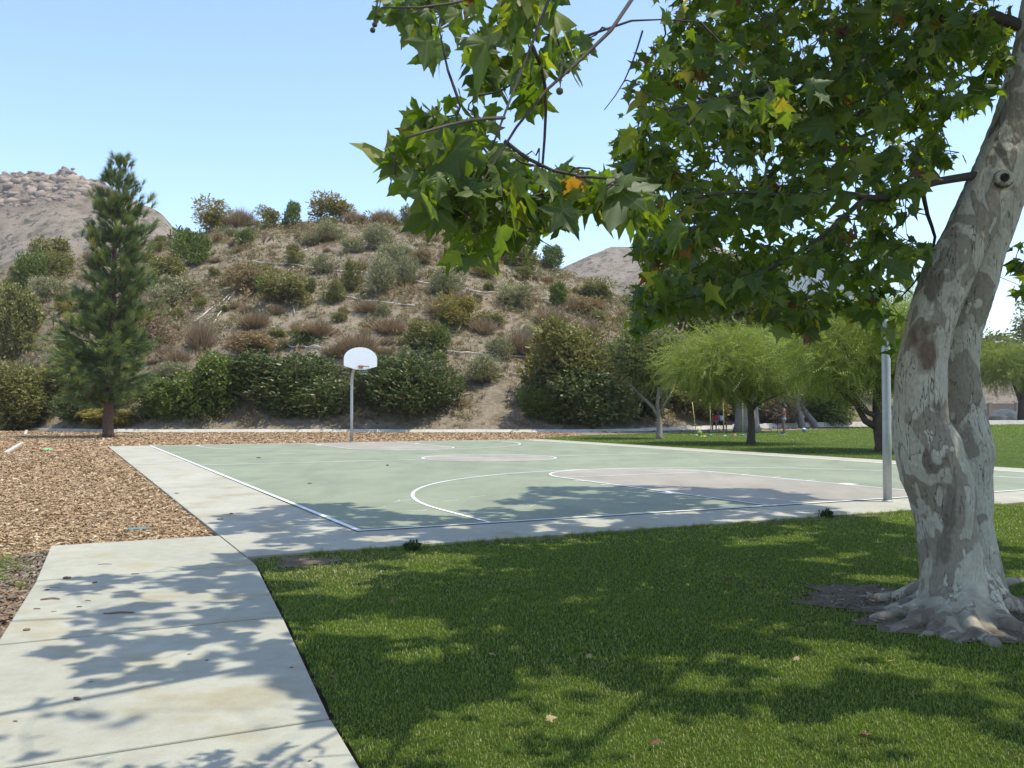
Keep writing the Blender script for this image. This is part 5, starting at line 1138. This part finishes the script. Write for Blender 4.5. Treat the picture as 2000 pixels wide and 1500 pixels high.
for (x, y, mt, r_, h_, lab) in [(1375.5, 852.5, 'yellow_pole', 0.10, 0.05, 'flat yellow marker disc beside the lime ball, larger of two'), (1369.5, 852.3, 'lime', 0.055, 0.04, 'tiny lime marker disc beside the lime ball'), (1434.5, 851.5, 'orange_pl', 0.10, 0.11, 'small orange marker dome between the yellow poles')]:
    g = gnd(x, y); b = MB(); b.lathe([(r_, 0), (r_, 0.008), (r_ * .8, h_ * .55), (r_ * .42, h_), (r_ * .25, h_), (r_ * .2, h_ * .9)], (0, 0, 0), 18); o = b.build('marker_disc', M[mt]); o.location = (g[0], g[1], 0.0); tag(o, lab, 'marker')

# ------------------------------------------------------------------ people
M['skin'] = plain('skin', (0.24, 0.13, 0.085), 0.55, 0, 0.06); M['hair'] = plain('dark_hair', (0.018, 0.013, 0.011), 0.5, 0, 0.3)
M['denim'] = plain('denim', (0.16, 0.22, 0.30), 0.8); M['top_rust'] = plain('rust_cotton', (0.30, 0.10, 0.05), 0.8); M['red'] = plain('red_cotton', (0.42, 0.03, 0.035), 0.8)
M['pale'] = plain('pale_cotton', (0.52, 0.54, 0.56), 0.8); M['black'] = plain('black_canvas', (0.015, 0.015, 0.017), 0.7); M['sole'] = plain('white_rubber_sole', (0.7, 0.7, 0.68), 0.6); M['eye'] = plain('dark_eye', (0.02, 0.015, 0.012), 0.3)
def skinned(name, V, E, rad, mat, parent, root=0, sub=2):
    me = bpy.data.meshes.new(name); me.from_pydata([tuple(v) for v in V], E, []); o = link(name, me, mat, parent)
    o.modifiers.new('skin', 'SKIN'); sd = me.skin_vertices[0].data
    for i, r_ in enumerate(rad): sd[i].radius = (r_ if isinstance(r_, tuple) else (r_, r_)); sd[i].use_root = i == root
    s = o.modifiers.new('sub', 'SUBSURF'); s.levels = s.render_levels = sub; s2 = me; o.modifiers['skin'].use_smooth_shade = True
    return o
def person(loc, face, label, seated, top_mat, bottom_mat, long_hair, hands):
    t = empty('person', loc, face)       # built facing +x
    if not seated:
        hip = 0.90; J = dict(pel=(0, 0, hip), wst=(-.01, 0, 1.06), chs=(0, 0, 1.26), nck=(0, 0, 1.42), h0=(0.02, 0, 1.50), h1=(0.03, 0, 1.585), h2=(0.02, 0, 1.655), ns=(0.115, 0, 1.565))
        legs = lambda s: [(0.0, .085 * s, .86), (0.015, .09 * s, .48), (0.0, .09 * s, .42), (-.01, .095 * s, .08), (.10, .10 * s, .035), (.15, .10 * s, .03)]
    else:
        hip = 0.46; J = dict(pel=(0, 0, hip), wst=(-.02, 0, .62), chs=(0.02, 0, .82), nck=(0.05, 0, .97), h0=(0.07, 0, 1.05), h1=(0.10, 0, 1.13), h2=(0.09, 0, 1.20), ns=(0.185, 0, 1.11))
        legs = lambda s: [(0.06, .09 * s, .46), (0.42, .12 * s, .52), (0.46, .12 * s, .48), (0.42, .11 * s, .08), (.52, .12 * s, .035), (.58, .12 * s, .03)]
    V = [J[k] for k in ('pel', 'wst', 'chs', 'nck', 'h0', 'h1', 'h2', 'ns')]; E = [(0, 1), (1, 2), (2, 3), (3, 4), (4, 5), (5, 6), (5, 7)]; Rr = [(.115, .14), (.10, .115), (.11, .14), .05, .06, .085, .062, .016]
    for s in (-1, 1):
        i = len(V); V += legs(s); Rr += [.085, .058, .055, .038, .035, .025]; E += [(0, i)] + [(i + k, i + k + 1) for k in range(5)]
        i = len(V); c = J['chs']; sh = (c[0], .165 * s, c[2] + .09); el = (c[0] + .05, .20 * s, c[2] - .16); wr = tuple(np.array(hands) + [0, .06 * s, 0]); hd = tuple(np.array(wr) + [0.07, -0.01 * s, -.01])
        V += [sh, el, wr, hd]; Rr += [.05, .038, .026, .024]; E += [(2, i), (i, i + 1), (i + 1, i + 2), (i + 2, i + 3)]
        for k, (dx, dy, dz) in enumerate([(.07, -.02, .02), (.08, -.005, .005), (.075, .008, -.012), (.06, .015, -.028), (.02, -.035, .03)]):
            j = len(V); V.append((hd[0] + dx, hd[1] + dy * s, hd[2] + dz)); Rr.append(.009); E.append((i + (3 if k < 4 else 2), j))
    skinned('body', V, E, Rr, M['skin'], t)
    c = J['chs']; w_ = J['wst']; p_ = J['pel']
    skinned('top', [(w_[0], 0, w_[2] + (.02 if not seated else -.08)), w_, (c[0], 0, c[2] - .04), (c[0], 0, c[2] + .08), (c[0], .12, c[2] + .09), (c[0], -.12, c[2] + .09)], [(0, 1), (1, 2), (2, 3), (3, 4), (3, 5)], [(.14, .16), (.14, .16), (.155, .19), (.125, .17), .075, .075], top_mat, t)
    L0 = legs(1); L1 = legs(-1); f_ = 0.45 if not seated else 0.8
    mid = lambda L_: tuple(np.array(L_[0]) * (1 - f_) + np.array(L_[1]) * f_)
    skinned('shorts', [(p_[0], 0, p_[2] + .10), p_, L0[0], mid(L0), L1[0], mid(L1)], [(0, 1), (1, 2), (2, 3), (1, 4), (4, 5)], [(.145, .165), (.165, .19), .125, .115, .125, .115], bottom_mat, t)
    h = np.array(J['h1']); hv = [h + [-.03, 0, .03], h + [-.055, 0, -.03], h + [0.03, 0, .075], h + [-.075, 0, -.10]]
    he = [(0, 1), (0, 2), (1, 3)]; hr = [.118, .10, .07, .06]
    if long_hair: hv += [h + [-.10, 0, -.25], h + [-.11, 0, -.42], h + [-.10, 0, -.55]]; he += [(3, 4), (4, 5), (5, 6)]; hr += [.035, .03, .015]
    skinned('hair', hv, he, hr, M['hair'], t)
    for s in (-1, 1):
        b = MB(); b.lathe([(.002, -.008), (.008, -.004), (.009, 0), (.008, .004), (.002, .008)], (h[0] + .078, .033 * s, h[2] + .0), 8); link('eye', b.mesh('eye'), M['eye'], t)
        f0 = legs(s)[3]; sh = skinned('shoe', [(f0[0] - .03, f0[1], .055), (f0[0] + .06, f0[1], .055), (f0[0] + .17, f0[1], .045)], [(0, 1), (1, 2)], [.05, .048, .04], M['black'], t)
        b = MB(); b.box((f0[0] + .06, f0[1], .012), (.29, .095, .024)); link('sole', b.mesh('sole'), M['sole'], sh)
    b = MB(); b.box((h[0] + .083, 0, h[2] - .055), (.012, .04, .01)); link('mouth', b.mesh('mouth'), M['top_rust'], t)
    tag(t, label, 'person'); return t
g = gnd(1531, 848.2); person((g[0], g[1], 0.0), math.pi - 0.1, 'person in denim shorts and rust top standing side-on on the far lawn', False, M['top_rust'], M['denim'], True, (0.27, 0, 1.02))
b = MB(); b.tube([(0, 0, 0.0), (0.02, 0, 0.6), (0.03, 0, 1.03)], 0.014, 6); b.tube([(0.02, 0, .62), (0.32, 0.03, 0.75)], 0.012, 6); b.tube([(0.02, 0, 0.58), (0.2, -.03, 0.5)], 0.01, 6)
o = b.build('tripod_stick', M['black']); o.location = (g[0] - 0.36, g[1], 0.0); tag(o, 'thin black stick stand in front of the standing person', 'stand')
def camp_chair(loc, face, label):
    t = empty('camp_chair', loc, face); b = MB(); b.box((0, 0, 0.375), (0.44, 0.46, 0.02)); link('seat', b.mesh('seat'), M['black'], t)
    b = MB(); b.box((-.235, 0, 0.62), (0.02, 0.46, 0.34)); link('backrest', b.mesh('backrest'), M['black'], t)
    for sx in (-.23, .21):
        for sy in (-.22, .22): b = MB(); b.tube([(sx * 1.1, sy, 0), (sx, sy, 0.38 if sx > 0 else 0.80)], 0.011, 6); link('leg', b.mesh('leg'), M['galv'], t)
    tag(t, label, 'chair')
for (x, y, tm, lab, cl, fz) in [(1398, 841.5, 'red', 'seated person in a red top in the tree shade behind the poles', 'low black camp chair under the person in red', -2.0), (1408, 841, 'pale', 'seated person in a pale top in the tree shade behind the poles', 'low black camp chair under the person in the pale top', -1.2)]:
    g = gnd(x, y); person((g[0], g[1], -0.012), fz, lab, True, M[tm], M['black'], False, (0.36, 0, 0.62)); camp_chair((g[0], g[1], -0.012), fz, cl)

# ------------------------------------------------------------------ wall and boulders beyond the lawn
M['block'] = plain('beige_block_wall', (0.33, 0.27, 0.22), 0.9, 0, 0.12, 1.5, 0.3); M['pale_rock'] = plain('pale_boulder', (0.42, 0.37, 0.31), 0.9, 0, 0.25, 1.2, 0.6)
x0_, x1_ = (1880 - 1000) / 1766 * 112, (2300 - 1000) / 1766 * 112; t = empty('block_wall', (x0_, 112, -0.05))
b = MB(); b.box(((x1_ - x0_) / 2, 0, 1.0), (x1_ - x0_, 0.2, 2.2)); link('panel', b.mesh('panel'), M['block'], t)
for k in range(9): b = MB(); b.box((k * (x1_ - x0_) / 8, -0.05, 1.1), (0.45, 0.36, 2.4)); link('pillar', b.mesh('pillar'), M['block'], t)
b = MB(); b.box(((x1_ - x0_) / 2, 0, 2.14), (x1_ - x0_, 0.28, 0.08)); link('coping', b.mesh('coping'), M['block'], t); tag(t, 'long beige block wall beyond the far lawn', 'wall')
for (x, Y, s, lab) in [(1950, 100, 1.0, 'small pale boulder at the lawn edge before the block wall'), (1968, 101, 1.5, 'large flat pale boulder before the block wall'), (1985, 101, 1.2, 'rounded pale boulder beside the large flat one')]:
    tv, tf = rock_template(x, 2); o = link('boulder', mesh_np('boulder', tv * [s * 1.3, s, s * .65], tf), M['pale_rock'], smooth=True); o.location = ((x - 1000) / 1766 * Y, Y, 0.25); tag(o, lab, 'boulder', 'boulders by the block wall')
# ------------------------------------------------------------------ small things near by
M['old_timber'] = plain('weathered_timber', (0.46, 0.41, 0.34), 0.85, 0, 0.2, 6, 0.4); M['teal'] = plain('teal_plastic_lid', (0.13, 0.20, 0.185), 0.55, 0, 0.15, 10); M['lid_g'] = plain('bright_green_plastic', (0.20, 0.42, 0.19), 0.5)
def plank(a, b_, w, label):
    A, B = gnd(*a), gnd(*b_); l = math.hypot(B[0] - A[0], B[1] - A[1]); m_ = MB(); m_.box((0, 0, 0.0), (l, w, 0.10)); o = m_.build('edging_board', M['old_timber']); o.location = ((A[0] + B[0]) / 2, (A[1] + B[1]) / 2, 0.0)
    o.rotation_euler = (0, 0, math.atan2(B[1] - A[1], B[0] - A[0])); bv = o.modifiers.new('b', 'BEVEL'); bv.width = 0.01; tag(o, label, 'board', 'timber edging in the wood chips')
plank((43, 866), (12, 885), 0.14, 'pale timber edging board sunk in the wood chips, longer of two'); plank((52, 841), (49, 849), 0.14, 'short pale timber edging board running up to the kerb')
g = gnd(268, 1031); t = empty('valve_box', (g[0], g[1], -0.03), 0.35); b = MB(); b.box((0, 0, 0.0), (0.21, 0.14, 0.045)); link('rim', b.mesh('rim'), M['teal'], t)
b = MB(); b.box((0, 0, 0.026), (0.18, 0.11, 0.010)); o = link('lid', b.mesh('lid'), M['teal'], t); bv = o.modifiers.new('b', 'BEVEL'); bv.width = 0.004; tag(t, 'small teal valve box lid half buried in wood chips by the path', 'valve box')
g = gnd(93, 878); b = MB(); b.lathe([(0.15, 0), (0.16, 0.015), (0.15, 0.035), (0.13, 0.04), (0.12, 0.028), (0.01, 0.03)], (0, 0, 0), 20); o = b.build('plastic_disc', M['lid_g']); o.location = (g[0], g[1], -0.01); o.rotation_euler = (0.12, 0.1, 0); tag(o, 'bright green plastic disc lying on the wood chips', 'disc')
M['bark_bit'] = plain('bark_chip', (0.17, 0.115, 0.075), 0.95, 0, 0.4, 40, 0.5)
def bark_bit(x, y, lpx, wpx, rz, label, group=None, bend=0.1):
    g = gnd(x, y); s = g[1] / 1766; l, w = lpx * s, wpx * s; m_ = MB()
    pts = [((q - .5) * l, bend * l * math.sin(q * 3.1) + rng.normal(0, .01 * l), w * .5 + rng.normal(0, .04 * w)) for q in np.linspace(0, 1, 6)]
    m_.tube(pts, [w * .35, w * .5, w * .55, w * .5, w * .45, w * .25], 6); o = m_.build('bark_piece', M['bark_bit']); o.location = (g[0], g[1], 0.0 if label.find('wood chips') < 0 else -0.02); o.rotation_euler = (0, 0, rz); o.scale = (1, 1, 0.6); tag(o, label, 'bark piece', group)
G = 'bark bits dropped on the path'; LB = 'small broken bark bit lying on the concrete path'
for (x, y, l, w, rz) in [(205, 1103, 26, 4, .15), (264, 1122, 15, 5, .1), (131, 1130, 14, 9, .5), (186, 1139, 9, 9, 1.2), (172, 1174, 16, 4, -.5), (155, 1186, 10, 5, .2), (72, 1190, 13, 5, 0), (105, 1195, 10, 3, .6), (150, 1366, 18, 9, -.5), (178, 1332, 10, 3, .4), (30, 1409, 9, 4, 0), (108, 1148, 22, 2.5, .05), (92, 1153, 9, 6, .4), (404, 1290, 7, 4, .3), (370, 1278, 8, 3, .2), (606, 1486, 9, 4, .8), (570, 1304, 7, 4, 0), (52, 1232, 12, 10, .3)]:
    bark_bit(x, y, l, w * .75, rz, LB, G)
bark_bit(232, 1199, 56, 6, .18, 'long thin bark stick lying on the concrete path'); bark_bit(98, 1172, 34, 6, .2, 'curled bark strip lying on the concrete path', None, .25)
for (x, y, l, w) in [(505, 895, 9, 4), (605, 945, 8, 4), (757, 910, 5, 5), (430, 1015, 12, 4), (452, 1004, 7, 4), (315, 960, 9, 3), (345, 964, 8, 3)]: bark_bit(x, y, l, w, .1, 'dark dry leaf scrap lying on the court concrete', 'dry scraps on the court')
M['dead_leaf'] = foliage('dead_leaf', [(0, (0.13, 0.07, 0.035)), (0.5, (0.24, 0.15, 0.07)), (1, (0.36, 0.28, 0.15))], 0.15, 0.8, True)
dl = []
for (tv, tf) in LEAF_HI[:3]: me = mesh_np('fallen_leaf', tv * [1, 1, 2.2], tf); me.materials.append(M['dead_leaf']); dl.append(me)
for (x, y, s) in [(1678, 1445, .055), (1147, 1285, .04), (1416, 1134, .045), (868, 1366, .04), (1065, 1412, .045), (770, 1178, .045), (1290, 1455, .045), (655, 1330, .04), (1560, 1290, .04), (965, 1285, .04), (1745, 1300, .04)]:
    g = gnd(x, y); o = bpy.data.objects.new('fallen_leaf', dl[rng.integers(0, 3)]); COL.objects.link(o); o.location = (g[0], g[1], 0.022); o.scale = (s, s, s); o.rotation_euler = (rng.normal(0, .4), rng.normal(0, .4), rng.uniform(0, 6.28)); tag(o, 'dry fallen sycamore leaf lying on the near lawn', 'leaf', 'fallen leaves on the near lawn')
M['weed'] = foliage('dark_weed', [(0, (0.03, 0.055, 0.015)), (1, (0.08, 0.12, 0.03))], 0.3)
for (x, y, s, lab) in [(806, 1070, 0.13, 'dark leafy weed at the apron edge below the three-point line'), (1612, 1008, 0.15, 'dark leafy weed at the apron edge near the gooseneck pole')]:
    g = gnd(x, y); n = 60; d = rdirs(n); d[:, 2] = np.abs(d[:, 2]); V, F, rr = scatter(SPR[0], SPR[1], d * rng.uniform(.2, 1, n)[:, None] * [s, s, s * .7] * .6, frames(d + [0, 0, .4], rdirs(n)), np.full(n, s * .35), rng.random(n))
    o = link('weed', mesh_np('weed', V, F, rr), M['weed']); o.location = (g[0], g[1], -0.02); tag(o, lab, 'weed')
# ------------------------------------------------------------------ thin summer haze over everything
b = MB(); b.box((0, 0, 84), (3200, 3200, 172)); hz = b.mesh('haze'); hm = bpy.data.materials.new('haze_air'); hm.use_nodes = True
hn = hm.node_tree.nodes; hn.remove(hn['Principled BSDF']); pv = hn.new('ShaderNodeVolumePrincipled'); pv.inputs['Density'].default_value = 0.00022; pv.inputs['Color'].default_value = (0.92, 0.95, 1.0, 1); pv.inputs['Anisotropy'].default_value = 0.3
hm.node_tree.links.new(pv.outputs[0], hn['Material Output'].inputs['Volume']); hz.materials.append(hm)
ho_ = bpy.data.objects.new('haze', hz); COL.objects.link(ho_); tag(ho_, 'thin pale haze softening the far mountains', kind='stuff')
